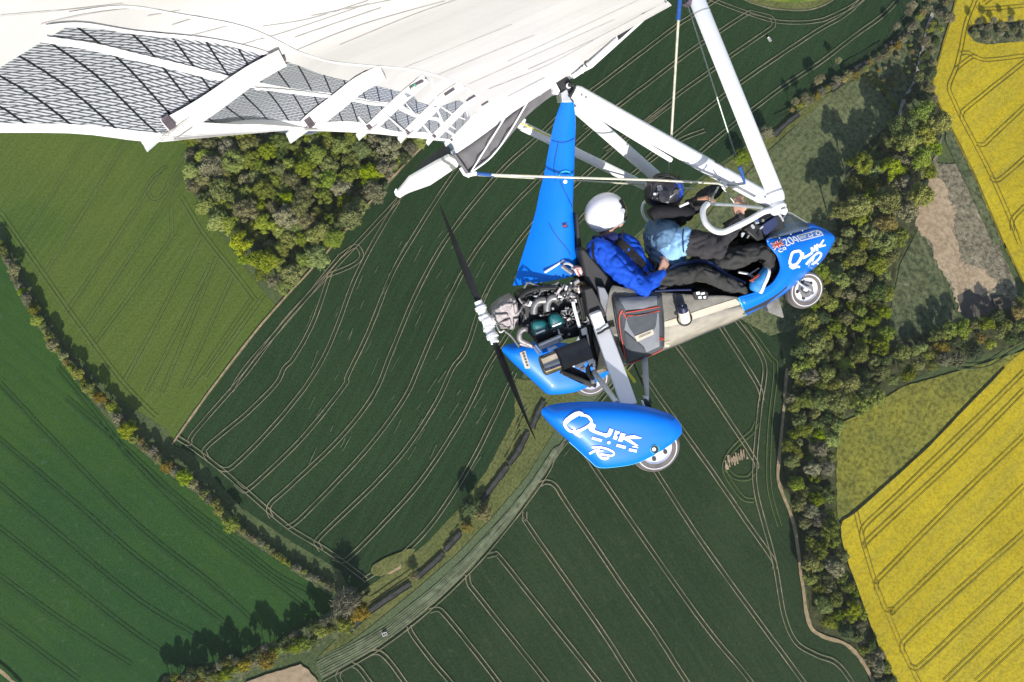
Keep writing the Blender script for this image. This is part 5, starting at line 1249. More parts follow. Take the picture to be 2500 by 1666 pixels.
decal('axle_cap', [dot(ac, 11.5)], M['skyblue'], BV_SPAT, SPAT, .006, 4); decal('axle_cap', [dot(ac, 9.5)], M['black'], BV_SPAT, SPAT, .010, 4); decal('axle_cap', [dot((ac[0]-2, ac[1]), 4.5)], M['letter'], BV_SPAT, SPAT, .014, 3); decal('axle_cap', [dot((ac[0]-2, ac[1]), 1.4)], M['black'], BV_SPAT, SPAT, .018, 2)
decal('spat_label', [k4(662, 320, 715, 300, 762, 470, 715, 472)], M['canvas_pale'], BV_SPAT2, SPAT2, .006)
decal('spat_label_print', [k4(685+i*9, 322+i*28, 705+i*9, 316+i*28, 712+i*9, 334+i*28, 692+i*9, 340+i*28) for i in range(5)], M['dgrey'], BV_SPAT2, SPAT2, .009, 3)

# gear legs
def leg(name, a, b, ya, yb, w, th, m): 
    p, q = A(a, ya), A(b, yb); d = (q-p).normalized(); sd_ = (AF_LOC - d*AF_LOC.dot(d)).normalized(); nn = d.cross(sd_)
    return MB().bar(p, q, th, w, sd_, 0).build(name, M[m], AIRCRAFT, bevel=0.008)
leg('main_gear_leg', (1466, 795), (1537, 992), -0.33, -0.76, 0.118, 0.035, 'white')
leg('main_gear_leg', (1440, 800), (1385, 900), 0.30, 0.74, 0.118, 0.035, 'white')
MB().plate(k3(1690, 812, 1845, 750, 1925, 975, 1780, 1062), -0.37, 0.06).build('leg_cover', M['white'], AIRCRAFT, bevel=0.01)
MB().plate(k3(1795, 842, 1815, 835, 1822, 868, 1803, 872), -0.376, 0.008).build('leg_cover_slot', M['grey'], AIRCRAFT)
for q in k3(1975, 1252, 1880, 1210): MB().ball(A(q, -0.43), 0.008).build('leg_bolt', M['dgrey'], AIRCRAFT)
MB().tube([A((1450, 908), -.2), A((1506, 984), -.72)], 0.021, 12).build('drag_strut', M['white'], AIRCRAFT)
MB().tube([A((1573, 868), -.3), A((1577, 930), -.55), A((1581, 972), -.72)], [0.026, 0.022, 0.012], 12, flat=(AF_LOC, 0.6)).build('front_drag_strut', M['grey'], AIRCRAFT)
MB().tube([A((1548, 890), -.3), A((1590, 985), -.74)], 0.006, 6).build('brake_line', M['black'], AIRCRAFT)
MB().plate(k4(1862, 780, 1900, 785, 1925, 840, 1880, 835), -0.78, 0.04).build('leg_end_clamp', M['black'], AIRCRAFT)
MB().plate(k4(1832, 785, 1845, 783, 1860, 830, 1845, 835), -0.80, 0.02).build('leg_end_pin', M['white'], AIRCRAFT)
MB().plate(k4(1850, 740, 1895, 745, 1900, 775, 1855, 775), -0.74, 0.03).build('leg_end_pin', M['alu'], AIRCRAFT)
MB().tube(As(k4(1452, 232, 1560, 360, 1645, 440), -0.43), 0.007, 8).build('fuel_sight_tube', M['canvas_pale'], AIRCRAFT)
MB().tube(As(k4(1640, 440, 1700, 515, 1765, 600), -0.45), [0.010, 0.012, 0.012], 8).build('yellow_cover', M['yellow'], AIRCRAFT)
MB().plate(k4(1585, 262, 1620, 252, 1690, 410, 1632, 428), -0.36, 0.04).build('grey_pad', M['canvas'], AIRCRAFT, bevel=0.005)
MB().plate(k3(1965, 985, 2050, 965, 2075, 1080, 2000, 1100), -0.36, 0.04).build('grey_pad', M['canvas'], AIRCRAFT, bevel=0.005)
MB().plate(k3(1800, 410, 1900, 430, 1960, 560, 1985, 900, 1930, 960, 1850, 700), -0.30, 0.05).build('rear_canvas_flap', M['bag_grey'], AIRCRAFT, bevel=0.006)
MB().tube(spline(As(k3(1790, 1075, 1850, 1050, 1905, 1010, 1970, 985), -0.40), 4), 0.010, 8).build('strap_cable', M['black'], AIRCRAFT)

# ------------------------------------------------------------------ propeller
hub = A((1188, 788), 0.0); XH = hub.x
HB = MB().lathe(hub + Vector((-.035, 0, 0)), (1, 0, 0), ((0, .001), (0, .05), (.02, .062), (.075, .062), (.085, .045), (.15, .04), (.15, .001)), 24)
PROP = HB.build('propeller_hub', M['white'], AIRCRAFT, smooth=35)
for tip in ((1074, 502), (1306, 1072)):
    tp = AX(tip, XH); d = (tp - hub); d.x = 0; Rb = d.length; d.normalize(); tz = Vector((1, 0, 0)).cross(d)
    MB().lathe(hub + d*0.03, d, ((0, .001), (0, .045), (.03, .05), (.035, .04), (.075, .04), (.08, .048), (.105, .048), (.11, .034), (.15, .034), (.15, .001)), 18).build('blade_clamp', M['white'], PROP, smooth=30)
    MB().bar(hub + d*0.035 - tz*.05, hub + d*0.035 + tz*.05, .06, .05, d).build('clamp_plate', M['rim'], PROP, bevel=0.006)
    rows = []
    for k in range(15):
        f = k/14; r = 0.13 + (Rb-0.13)*f; ch = (0.040 + 0.055*math.sin(min(1, f*2.4)*math.pi/2))*(1-0.62*f**2.2); pit = R_(52 - 34*f); th = 0.016*(1-0.75*f) + .002
        if f > 0.97: ch *= .55
        cd = tz*math.cos(pit) + Vector((1, 0, 0))*math.sin(pit); nd = d.cross(cd)
        rows.append([hub + d*r + cd*ch*cx + nd*th*cy for cx, cy in ((-.5, 0), (-.3, .35), (0, .5), (.3, .35), (.5, 0), (.3, -.2), (0, -.25), (-.3, -.2))])
    bl = MB().grid(rows, 0, True); bl.face([len(bl.v)-8+i for i in range(8)]); bl.build('propeller_blade', M['blade'] if 'blade' in M else M['matt'], AIRCRAFT, smooth=40)

# ------------------------------------------------------------------ engine
MB().prism(As(k3(690, 560, 1000, 440, 1400, 470, 1560, 700, 1540, 1120, 950, 1250, 850, 1100, 700, 1000), -0.13), (0, .26, 0)).build('engine_block', M['matt'], AIRCRAFT, bevel=0.015)
GB = MB().prism(As(k3(305, 800, 350, 715, 480, 620, 620, 555, 665, 650, 690, 800, 680, 970, 600, 1025, 430, 995, 335, 900), -0.105), (0, .21, 0)).build('gearbox', M['cast'], AIRCRAFT, bevel=0.018)
gx = (A((1290, 770), 0) - hub).normalized()
MB().lathe(hub + gx*0.10, gx, ((0, .03), (0, .065), (.05, .075), (.09, .09), (.1, .09)), 24).build('gearbox_nose', surf('pinkish_alloy', (0.62, 0.50, 0.49), 0.45, 0.3, var=0.15, scale=20), AIRCRAFT)
for q in (k3(370, 720, 480, 650, 600, 640, 560, 740, 430, 780), k3(340, 800, 520, 790, 540, 830, 400, 920, 350, 880), k3(400, 920, 560, 860, 590, 960, 480, 990), k3(590, 600, 640, 590, 670, 760, 620, 800), k3(600, 860, 680, 850, 670, 960, 600, 1000)):
    MB().plate(q, -0.125, 0.03).build('gearbox_rib', M['cast'], GB, bevel=0.008)
for q in k3(355, 745, 420, 690, 560, 585, 650, 640, 665, 790, 640, 960, 560, 1000, 420, 960, 330, 860): MB().lathe(A(q, -0.125), (0, -1, 0), ((0, .001), (0, .008), (.008, .008), (.008, .001)), 6).build('gearbox_bolt', M['steel'], GB)
for i, (q, lab) in enumerate(((k3(850, 925, 905, 888, 1030, 880, 1078, 935, 1085, 1020, 1040, 1062, 905, 1100, 862, 1045), k3(915, 1068, 1045, 1015, 1052, 1035, 925, 1085)), (k3(1095, 850, 1120, 803, 1220, 780, 1298, 850, 1320, 930, 1270, 972, 1140, 1012, 1110, 960), k3(1148, 965, 1275, 915, 1280, 935, 1158, 985)))):
    rc = puffed(q, -0.215, 0.035, 4, 0); RC = rc.build('rocker_cover', M['teal'], AIRCRAFT, smooth=35)
    MB().plate(lab, -0.256, 0.006).build('rocker_plate', M['alu'], RC)
    cx = sum(p[0] for p in q)/8; cy = sum(p[1] for p in q)/8
    for k in range(5):
        s = 0.98 + 0.0*k; yy = -0.12 - 0.018*k
        MB().plate([(cx + (p[0]-cx)*1.05, cy + (p[1]-cy)*1.05) for p in q], yy, 0.006).build('cylinder_fin', M['steel'], RC)
    MB().plate([(cx + (p[0]-cx)*.9, cy + (p[1]-cy)*.9) for p in q], -0.21, .1).build('cylinder_head', M['matt'], RC)
for q, r in ((k3(890, 790, 895, 690, 950, 615, 1050, 600), .030), (k3(1075, 750, 1080, 650, 1130, 575, 1200, 560), .030)):
    MB().tube(spline(As(q, -0.19), 5), r, 12).build('intake_pipe', M['steel'], AIRCRAFT, smooth=60)
MB().tube(spline(As(k3(800, 1015, 730, 1020, 685, 1075, 695, 1160, 770, 1200, 860, 1235), -0.20), 5), 0.021, 12).build('exhaust_pipe', M['cast'], AIRCRAFT, smooth=60)
MB().tube(spline(As(k3(690, 1210, 760, 1230, 880, 1255), -0.15), 5), 0.016, 10).build('exhaust_pipe', M['cast'], AIRCRAFT, smooth=60)
ml, mr = A(k4(868, 452)[0], -0.27), A(k4(1325, 275)[0], -0.27); md_ = (mr-ml)
MUF = MB().lathe(ml + md_*.34, md_, ((0, .080), (0, .086), (md_.length*.65, .086), (md_.length*.66, .05), (md_.length*.66, .001)), 28).build('muffler', M['dgrey'], AIRCRAFT, smooth=35)
MB().lathe(ml, md_, ((0, .001), (0, .064), (.012, .080), (md_.length*.36, .081)), 28).build('muffler_end', M['chrome'], MUF, smooth=35)
MB().lathe(ml + md_*.35, md_, ((0, .087), (.012, .088), (.012, .085)), 28).build('muffler_band', M['matt'], MUF)
MB().plate(k3(870, 1265, 900, 1250, 990, 1360, 960, 1380), -0.28, .03).build('exhaust_clamp', M['alu'], AIRCRAFT, bevel=.004)
MB().plate(k3(905, 1245, 925, 1235, 1000, 1335, 985, 1345), -0.29, .02).build('exhaust_clamp', M['white'], AIRCRAFT, bevel=.004)
MB().plate(k3(965, 1240, 1280, 1105, 1315, 1175, 990, 1312), -0.20, .06).build('coolant_tray', M['grey'], AIRCRAFT, bevel=.006)
MB().plate(k3(960, 1235, 1270, 1100, 1285, 1120, 975, 1252), -0.22, .03).build('tray_lip', M['white'], AIRCRAFT)
MB().plate(k3(1010, 1310, 1080, 1282, 1090, 1325, 1020, 1352), -0.21, .03).build('blue_connector', M['blue'], AIRCRAFT)
MB().plate(k3(1095, 1300, 1200, 1250, 1225, 1268, 1095, 1330), -0.215, .02).build('tray_label', M['letter'], AIRCRAFT)
MB().plate(k3(1035, 200, 1320, 25, 1335, 45, 1055, 222), -0.12, .03).build('silver_bar', M['white'], AIRCRAFT, bevel=.004)
MB().tube(spline(As(k3(1300, 110, 1330, 80, 1390, 85, 1440, 120, 1430, 160), -.14), 4), 0.010, 8).build('throttle_hose', M['grey'], AIRCRAFT)
MB().tube(spline(As(k3(1285, 115, 1360, 170, 1430, 220), -.15), 4), 0.016, 8).build('throttle_hose', M['steel'], AIRCRAFT)
RB = MB().plate(k3(1440, 150, 1560, 125, 1610, 250, 1520, 270), -0.17, .09).build('coil_box', surf('pale_red_label', (0.55, 0.36, 0.34), 0.5, var=0.3, scale=40), AIRCRAFT, bevel=.008)
for i in range(3): MB().plate(k3(1465+i*32, 165+i*3, 1480+i*32, 162+i*3, 1515+i*30, 240+i*2, 1500+i*30, 244+i*2), -0.178, .006).build('coil_stripe', M['red'] if i % 2 else M['letter'], RB)
MB().plate(k3(1480, 395, 1620, 345, 1660, 400, 1640, 440, 1500, 478), -0.18, .08).build('air_filter', M['gold'], AIRCRAFT, bevel=.006)
for i in range(7): MB().plate(k3(1495+i*20, 398-i*6, 1503+i*20, 396-i*6, 1515+i*20, 470-i*5, 1507+i*20, 473-i*5), -0.187, .006).build('filter_pleat', M['gold'], AIRCRAFT)
MB().tube(spline(As(k3(1445, 620, 1470, 740, 1510, 880, 1538, 985), -.24), 5), 0.013, 8).build('white_hose', M['white'], AIRCRAFT)
MB().lathe(A(k3(1375, 855)[0], -.16), (0, -1, 0), ((0, .02), (0, .085), (.03, .085), (.03, .065), (.01, .06), (.01, .02), (.045, .018), (.045, .001)), 24).build('starter_ring', M['matt'], AIRCRAFT)
for i in range(12):
    a = i*math.pi/6; c = A(k3(1375, 855)[0], -.185); MB().bar(c + Vector((math.cos(a)*.03, 0, math.sin(a)*.03)), c + Vector((math.cos(a)*.06, 0, math.sin(a)*.06)), .006, .012).build('flywheel_blade', M['steel'], AIRCRAFT)
ot = MB().tube(As(k3(1655, 530, 1670, 730), -.2), .028, 14); OT = ot.build('oil_tank', M['grey'], AIRCRAFT, bevel=.005)
for f in (.3, .65): 
    p = A(k3(1655, 530)[0], -.2).lerp(A(k3(1670, 730)[0], -.2), f); MB().tube([p, p + (A(k3(1670, 730)[0], -.2) - p).normalized()*.012], .030, 14).build('tank_band', M['matt'], OT)
MB().plate(k3(1560, 1020, 1640, 985, 1660, 1080, 1580, 1110), -.22, .05).build('mount_block', M['white'], AIRCRAFT, bevel=.006)
MB().plate(k3(1635, 760, 1690, 755, 1700, 940, 1650, 960), -.2, .05).build('mount_plate', M['grey'], AIRCRAFT, bevel=.004)
MB().plate(k3(1640, 1090, 1665, 1085, 1690, 1250, 1670, 1260), -.22, .03).build('mount_plate', M['white'], AIRCRAFT, bevel=.004)
for q in ((1600, 480, 1700, 700, 1760, 900, 1850, 1200), (1560, 560, 1600, 800, 1640, 1000, 1720, 1400), (1500, 520, 1570, 760, 1590, 900), (1730, 480, 1800, 640, 1880, 900, 1900, 1000), (1690, 960, 1700, 1160, 1740, 1350, 1790, 1500), (1540, 1000, 1600, 1180, 1700, 1330, 1720, 1500), (690, 560, 800, 480, 980, 430, 1200, 420)):
    MB().tube(spline(As(k3(*q), -.19), 5), rng.uniform(.012, .020), 8).build('frame_hose', M['black'], AIRCRAFT)
MB().plate(k3(1600, 450, 1720, 420, 1800, 560, 1900, 760, 1950, 960, 1800, 1080, 1660, 800), -.315, .4).build('engine_mount_frame', M['black'], AIRCRAFT, bevel=.008)
MB().plate(k3(1560, 950, 1700, 950, 1800, 1500, 1720, 1560, 1640, 1300), -.2, .2).build('engine_mount_frame', M['black'], AIRCRAFT, bevel=.008)
for q in ((820, 345, 1030, 440, 1040, 460), (890, 505, 1010, 440), (1060, 440, 1200, 370, 1240, 345), (1070, 470, 1130, 420, 1230, 410), (750, 430, 800, 345), (480, 1040, 560, 1100, 660, 1230, 680, 1260), (350, 930, 410, 1050, 470, 1020), (680, 570, 730, 640, 860, 690)):
    MB().tube(spline(As(k3(*q), -.17), 4), .0085, 8).build('control_rod', M['steel'], AIRCRAFT)
# carburettor cluster
for i in range(30):
    x, y = rng.uniform(1160, 1500), rng.uniform(330, 620); c = A(k3(x, y)[0], -.15 - rng.uniform(0, .06)); m = MB()
    if rng.random() < .55:
        d = Vector((rng.uniform(-1, 1), rng.uniform(-.5, .2), rng.uniform(-1, 1))).normalized(); m.lathe(c, d, ((0, .001), (0, .014), (.02, .014), (.022, .020), (.035, .020), (.035, .001)), 10)
    else: m.bar(c, c + Vector((rng.uniform(.02, .05), 0, rng.uniform(-.03, .04))), rng.uniform(.015, .03), .03)
    m.build('carburettor_piece', M[rng.choice(('cast', 'steel', 'alu', 'rim', 'cast', 'matt'))], AIRCRAFT, bevel=.003)
for i in range(120):
    x, y = rng.uniform(700, 1600), rng.uniform(330, 1180)
    if inside((x, y), [(850, 880), (1300, 780), (1330, 980), (880, 1110)]) or (y < 520 - (x-700)*.24): continue
    c = A(k3(x, y)[0], -.15 - rng.uniform(0, .05)); m = MB()
    k = rng.random()
    if k < .4:
        e = c + Vector((rng.uniform(-.07, .07), rng.uniform(-.02, .02), rng.uniform(-.06, .06))); m.tube(spline([c, c.lerp(e, .5) + Vector((rng.uniform(-.02, .02), -.02, rng.uniform(-.02, .02))), e], 4), rng.uniform(.004, .009), 6)
    elif k < .7: m.lathe(c, (rng.uniform(-.4, .4), -1, rng.uniform(-.4, .4)), ((0, .001), (0, .010), (.012, .010), (.012, .001)), 8)
    else: m.bar(c, c + Vector((rng.uniform(.01, .035), 0, rng.uniform(-.02, .03))), rng.uniform(.008, .02), .02)
    m.build('engine_fitting', M[rng.choice(('steel', 'alu', 'cast', 'matt', 'black', 'black', 'black', 'matt'))], AIRCRAFT)
# rear underside: channel, links, white fittings
MB().bar(A(k4(1055, 498)[0], -.18), A(k4(1390, 635)[0], -.2), .03, .045).build('suspension_channel', M['canvas'], AIRCRAFT, bevel=.005)
MB().bar(A(k4(1070, 470)[0], -.16), A(k4(1350, 600)[0], -.16), .09, .03, (0, 1, 0)).build('suspension_plate', M['black'], AIRCRAFT)
for q in (k4(1195, 430, 1240, 400, 1300, 390, 1300, 420, 1240, 470, 1205, 470), k4(1310, 370, 1360, 345, 1375, 400, 1330, 450), k4(1360, 400, 1385, 390, 1392, 450, 1370, 460), k4(1345, 585, 1385, 580, 1392, 615, 1355, 622), k4(1240, 470, 1290, 450, 1300, 480, 1250, 500)):
    MB().plate(q, -.24, .05).build('suspension_fitting', M['rim'], AIRCRAFT, bevel=.006)
MB().tube(spline(As(k4(1340, 430, 1310, 480, 1330, 540, 1370, 570), -.22), 4), .016, 10).tube(As(k4(1310, 460, 1380, 620), -.18), .018, 10).build('suspension_link', M['dgrey'], AIRCRAFT)
# ------------------------------------------------------------------ the two people: one continuous body each
def remesh(parts, voxel, smooth_it=6):
    """union of tapered limbs turned into one skin; parts = (a, ra, b, rb, material index, squash)"""
    bm = bmesh.new()
    for a, ra, b, rb, mi, *sq in parts:
        a, b = Vector(a), Vector(b); d = b - a
        dn = d.normalized() if d.length > 1e-5 else Vector((0, 0, 1)); u = dn.orthogonal().normalized()
        if sq and sq[0]: u = (sq[0][0] - dn*sq[0][0].dot(dn)).normalized(); ks = sq[0][1]
        else: ks = 1.0
        w = dn.cross(u); n = 16; rings = []
        for k in range(5): th = -math.pi/2 + math.pi/2*k/4.4 + .02; rings.append((a + dn*ra*math.sin(th), ra*math.cos(th)))
        for k in range(6): th = math.pi/2*k/5.2; rings.append((b + dn*rb*math.sin(th), rb*math.cos(th)))
        vs = [[bm.verts.new(c + (u*math.cos(2*math.pi*j/n) + w*math.sin(2*math.pi*j/n)*ks)*r) for j in range(n)] for c, r in rings]
        for i in range(len(vs)-1):
            for j in range(n): bm.faces.new((vs[i][j], vs[i][(j+1) % n], vs[i+1][(j+1) % n], vs[i+1][j]))
        bm.faces.new(vs[0][::-1]); bm.faces.new(vs[-1])
    me = bpy.data.meshes.new('skin'); bm.to_mesh(me); bm.free()
    o = bpy.data.objects.new('skin', me); COL.objects.link(o)
    md = o.modifiers.new('r', 'REMESH'); md.mode = 'VOXEL'; md.voxel_size = voxel
    sm = o.modifiers.new('s', 'SMOOTH'); sm.iterations = smooth_it; sm.factor = 0.5
    dg = bpy.context.evaluated_depsgraph_get(); ev = o.evaluated_get(dg); r = bpy.data.meshes.new_from_object(ev)
    V = np.empty(len(r.vertices)*3); r.vertices.foreach_get('co', V); V = V.reshape(-1, 3)
    N = np.empty(len(r.vertices)*3); r.vertices.foreach_get('normal', N); N = N.reshape(-1, 3)
    F = [tuple(p.vertices) for p in r.polygons]
    bpy.data.objects.remove(o); bpy.data.meshes.remove(r)
    return V, N, F
def body(name, parts, mats, parent, extra=(), voxel=0.013, fold=0.008, fold_on=(0, 1, 2, 3), folds=()):
    V, N, F = remesh(parts, voxel)
    C = np.array([V[list(f)].mean(axis=0) for f in F])
    best = np.full(len(C), 1e9); mi = np.zeros(len(C), dtype=int); vb = np.full(len(V), 1e9); vm = np.zeros(len(V), dtype=int)
    for a, ra, b, rb, m, *sq in parts:
        a = np.array(a); d = np.array(b) - a; L = d.dot(d) + 1e-9
        for P, bb, mm in ((C, best, mi), (V, vb, vm)):
            t = np.clip(((P-a) @ d)/L, 0, 1); dist = np.linalg.norm(P - a - t[:, None]*d, axis=1) - (ra + (rb-ra)*t)
            if sq and sq[0]: dist = dist + ra*0.25*(1-sq[0][1])
            k = dist < bb; bb[k] = dist[k]; mm[k] = m
    for i in range(len(V)):     # cloth folds
        if vm[i] in fold_on:
            p = Vector(V[i]); q = p*10 + Vector((noise.noise(p*5), noise.noise(p*5 + Vector((7, 0, 0))), 0))*1.2
            cr = max(0, 1 - abs(noise.noise(q))*3.6); cr2 = max(0, 1 - abs(noise.noise(q*1.9 + Vector((3, 3, 3))))*4)
            h = noise.noise(p*7)*0.9 - cr*1.2 - cr2*0.45
            V[i] += N[i]*fold*h
    V = list(map(Vector, V)); F = list(F); MI = list(mi)
    for (eV, eN, eF), m in extra:
        b = len(V); V += list(map(Vector, eV)); F += [tuple(b+i for i in f) for f in eF]; MI += [m]*len(eF)
    off = BASE[parent.name]
    return link(name, mesh(name, [v-off for v in V], F, mats, [int(q) for q in MI], 180), parent)

def hand(wrist, d, palm_n, thumb_side, curl=1.0, s=1.0):
    """palm, four unequal fingers bending round towards palm_n, thumb leaving the side of the palm"""
    d = d.normalized(); pn = (palm_n - d*palm_n.dot(d)).normalized(); t = d.cross(pn)*thumb_side; P = []
    pc = wrist + d*0.085*s
    for k in range(4):
        o = t*(0.030 - 0.020*k)*s; P.append((wrist + o*0.75, .015*s, pc + o, .0135*s, 0))
    for k, (ln, off) in enumerate(((.9, .030), (1.0, .010), (.94, -.010), (.74, -.030))):
        p = pc + t*off*s; ang = 0.35*curl; r = .0098*s
        for q, sl in enumerate((.042, .028, .022)):
            dv = d*math.cos(ang) + pn*math.sin(ang); e = p + dv*sl*ln*s; P.append((p, r, e, r*.92, 0)); p = e; r *= .92; ang += 0.85*curl
    p = wrist + d*0.025*s + t*.030*s; dv = (d*.62 + t*.70 + pn*.2).normalized(); e = p + dv*.042*s; P.append((p, .014*s, e, .0115*s, 0)); dv2 = (d*.85 + pn*.7*curl - t*.1).normalized(); e2 = e + dv2*.034*s
    P.append((e, .0112*s, e2, .0095*s, 0))
    return remesh(P, 0.0042, 2)

M['skin'] = surf('skin', (0.52, 0.29, 0.205), 0.5, var=0.12, scale=18, bump=0.2, bscale=90)
M['skin_dark'] = surf('tanned_skin', (0.42, 0.20, 0.12), 0.5, var=0.12, scale=18, bump=0.2, bscale=90)
def cloth(name, col, var=.15, st=0.6): return surf(name, col, 0.8, var=var, scale=7, bump=st, bscale=16, bdist=0.018, spec=0.25)
M['blue_suit'] = cloth('royal_blue_fleece', (0.006, 0.065, 0.46)); M['black_cloth'] = cloth('black_cloth', (0.014, 0.014, 0.016)); M['trouser'] = cloth('charcoal_trousers', (0.038, 0.038, 0.037), .25, .9)
M['slate'] = cloth('slate_blue_jacket', (0.115, 0.205, 0.32)); M['slate_sunlit'] = cloth('sunlit_jacket_sleeve', (0.26, 0.47, 0.72)); M['sleeve'] = cloth('charcoal_sleeve', (0.036, 0.034, 0.037)); M['navy_cloth'] = cloth('navy_collar', (0.008, 0.014, 0.075))  # paler sleeve blue has the sun on the slate jacket painted in
M['shell_white'] = surf('white_helmet_shell', (0.84, 0.83, 0.86), 0.3, var=.02, scale=4, coat=.4); M['shell_black'] = surf('black_helmet_shell', (0.02, 0.02, 0.024), 0.3, var=.3, scale=12, coat=.5)
M['visor'] = surf('dark_visor', (0.03, 0.03, 0.035), 0.12, coat=.6); M['visor_blue'] = surf('blue_mirror_visor', (0.01, 0.06, 0.42), 0.18, var=.3, scale=18, coat=.8)
M['shoe'] = surf('blue_running_shoe', (0.012, 0.20, 0.50), 0.6, var=.25, scale=22, bump=.3, bscale=80); M['lace'] = surf('coral_laces', (0.75, 0.13, 0.07), 0.7, var=.1); M['sole'] = surf('white_sole', (0.75, 0.75, 0.76), 0.6)

def helmet(c, fwd, up, rx, ry, rz, m, parent, trim='matt', visor='visor', az=62, low=-0.62):
    """shell with a cut lower edge and a face opening filled by the visor"""
    fwd = fwd.normalized(); up = (up - fwd*up.dot(fwd)).normalized(); lat = up.cross(fwd); rows = []; n = 40
    def P(th, a, k=1.0):
        z = math.cos(th); r = math.sin(th)
        zz = max(z, low); f = math.cos(a)*r; l = math.sin(a)*r
        f *= 1.04 if f < 0 else 0.97; k2 = 1 - 0.10*max(0, -z-0.2)
        return c + (fwd*f*rx*k2 + lat*l*ry*k2 + up*zz*rz)*k
    thl = [0.04 + (math.acos(low)-0.04)*i/14 for i in range(15)]
    def fm(i, j):
        a = (j+0.5)/n*360; a = a-360 if a > 180 else a; z = math.cos(thl[min(i, 14)])
        return 1 if abs(a) < az and -0.50 < z < 0.42 else 0
    b = MB().grid([[P(th, 2*math.pi*j/n) for j in range(n)] for th in thl], 0, True, fm); k = len(b.v)
    b.grid([[P(thl[-1], 2*math.pi*j/n, .999) for j in range(n)], [P(thl[-1], 2*math.pi*j/n) - (P(thl[-1], 2*math.pi*j/n) - c - up*low*rz)*0.22 for j in range(n)]], 2, True)
    o = b.build('helmet', [M[m], M[visor], M[trim]], parent, smooth=40)
    ed = []
    for s0, a in ((.42, az), (-.5, az)): ed.append([P(math.acos(s0), R_(-a + 2*a*i/16), 1.015) for i in range(17)])
    loop = ed[0] + [P(math.acos(.42 - .92*i/6), R_(az), 1.015) for i in range(1, 6)] + ed[1][::-1] + [P(math.acos(-.5 + .92*i/6), R_(-az), 1.015) for i in range(1, 6)]
    MB().tube(loop + loop[:1], 0.0065, 6).build('visor_gasket', M[trim], o)
    for sg in (-1, 1): MB().lathe(P(math.acos(-.05), R_(sg*(az+8)), 1.0), lat*sg, ((0, .001), (.0, .022), (.012, .02), (.012, .001)), 14).build('visor_pivot', M['grey' if m == 'shell_white' else 'matt'], o)
    MB().tube([P(thl[-1], 2*math.pi*j/n, 1.005) for j in range(n+1)], 0.006, 6).build('helmet_trim', M['grey' if m == 'shell_white' else trim], o)
    return o, P

FW = Vector((1, 0, 0)); UP = Vector((0, 0, 1)); LT = Vector((0, 1, 0))
def HD(c, s=1.0):
    """head under a helmet: skull, jaw, nose, ears"""
    return [(c, .088*s, c + FW*.015 - UP*.03, .085*s, 4), (c + FW*.05 - UP*.075, .05*s, c + FW*.07 - UP*.085, .042*s, 4), (c + FW*.10 - UP*.02, .012, c + FW*.118 - UP*.045, .016, 4),
            (c + LT*.085 - UP*.03, .02, c + LT*.09 - UP*.045, .016, 4), (c - LT*.085 - UP*.03, .02, c - LT*.09 - UP*.045, .016, 4)]

# -- passenger, rear seat
pb = A((1500, 715), 0)
PAX = thing('person', 'person in royal blue top and white helmet sitting on the rear seat with hands together', 'person', pb)
hc = A((1481, 525), 0.0)
nk = A((1482, 580), 0); ch = A((1478, 640), 0.0); pv = A((1508, 694), 0)
shr, shl = A((1460, 612), -.185), A((1478, 604), .18); elr = A((1570, 706), -.30); wrr = A((1612, 670), -.25); hnr = A((1624, 642), -.22)
ell = A((1570, 680), .28); wrl = A((1606, 655), .02)
hpr, hpl = A((1520, 700), -.12), A((1518, 700), .12); knr, knl = A((1712, 668), -.29), A((1700, 660), .30); anr, anl = A((1815, 707), -.27), A((1800, 705), .30)
sq = (LT, .68)
parts = [(nk - UP*.02, .062, ch + UP*.10, .085, 3), (ch + UP*.04 - LT*.09 + FW*.04, .125, ch + UP*.04 + LT*.09 + FW*.04, .125, 0), (ch - LT*.08 + FW*.05, .130, ch + LT*.08 + FW*.05, .130, 0), (ch - UP*.10 - LT*.07 + FW*.05, .130, pv + UP*.08 + LT*.07 + FW*.02, .13, 0), (pv - LT*.07, .115, pv + LT*.07, .115, 2),
    (A((1524, 610), -.06), .130, A((1553, 668), -.07), .15, 0), (A((1524, 606), .06), .125, A((1553, 668), .07), .15, 0), (ch - FW*.075 + UP*.08 - LT*.09, .075, pv - FW*.06 + UP*.08 - LT*.08, .085, 1), (ch - FW*.075 + UP*.06 + LT*.05, .075, pv - FW*.06 + UP*.08 + LT*.05, .085, 1),
    (shr + FW*.02, .100, shr.lerp(elr, .5), .096, 0), (shr.lerp(elr, .5), .096, elr, .078, 0), (elr, .074, elr.lerp(wrr, .6), .066, 0), (elr.lerp(wrr, .6), .066, wrr, .046, 0), (shl, .082, ell, .065, 0), (ell, .06, wrl, .042, 0),
    (ch + UP*.10 - LT*.06, .08, shr, .086, 0), (ch + UP*.10 + LT*.06, .08, shl, .082, 0),
    (wrr, .030, wrr.lerp(hnr, .35), .027, 4), (nk + UP*.04, .055, hc - UP*.06, .058, 4),
    (hpr, .10, hpr.lerp(knr, .5), .088, 2), (hpr.lerp(knr, .5), .088, knr, .072, 2), (knr, .070, knr.lerp(anr, .5), .066, 2), (knr.lerp(anr, .5), .066, anr, .052, 2), (hpl, .10, knl, .074, 2), (knl, .072, anl, .052, 2)] + HD(hc - UP*.01)
hd = hand(wrr.lerp(hnr, .25), (hnr - wrr).normalized()*.75 + FW*.1 + LT*.15, -FW*.2 + LT + UP*.1, -1, 1.05, .98)
hd2 = hand(wrl, FW + LT*-.3, -UP*1.0, -1, 1.0, .98)
body('body', parts, [M['blue_suit'], M['black_cloth'], M['trouser'], M['navy_cloth'], M['skin']], PAX, [(hd, 4), (hd2, 4)], fold=.014)
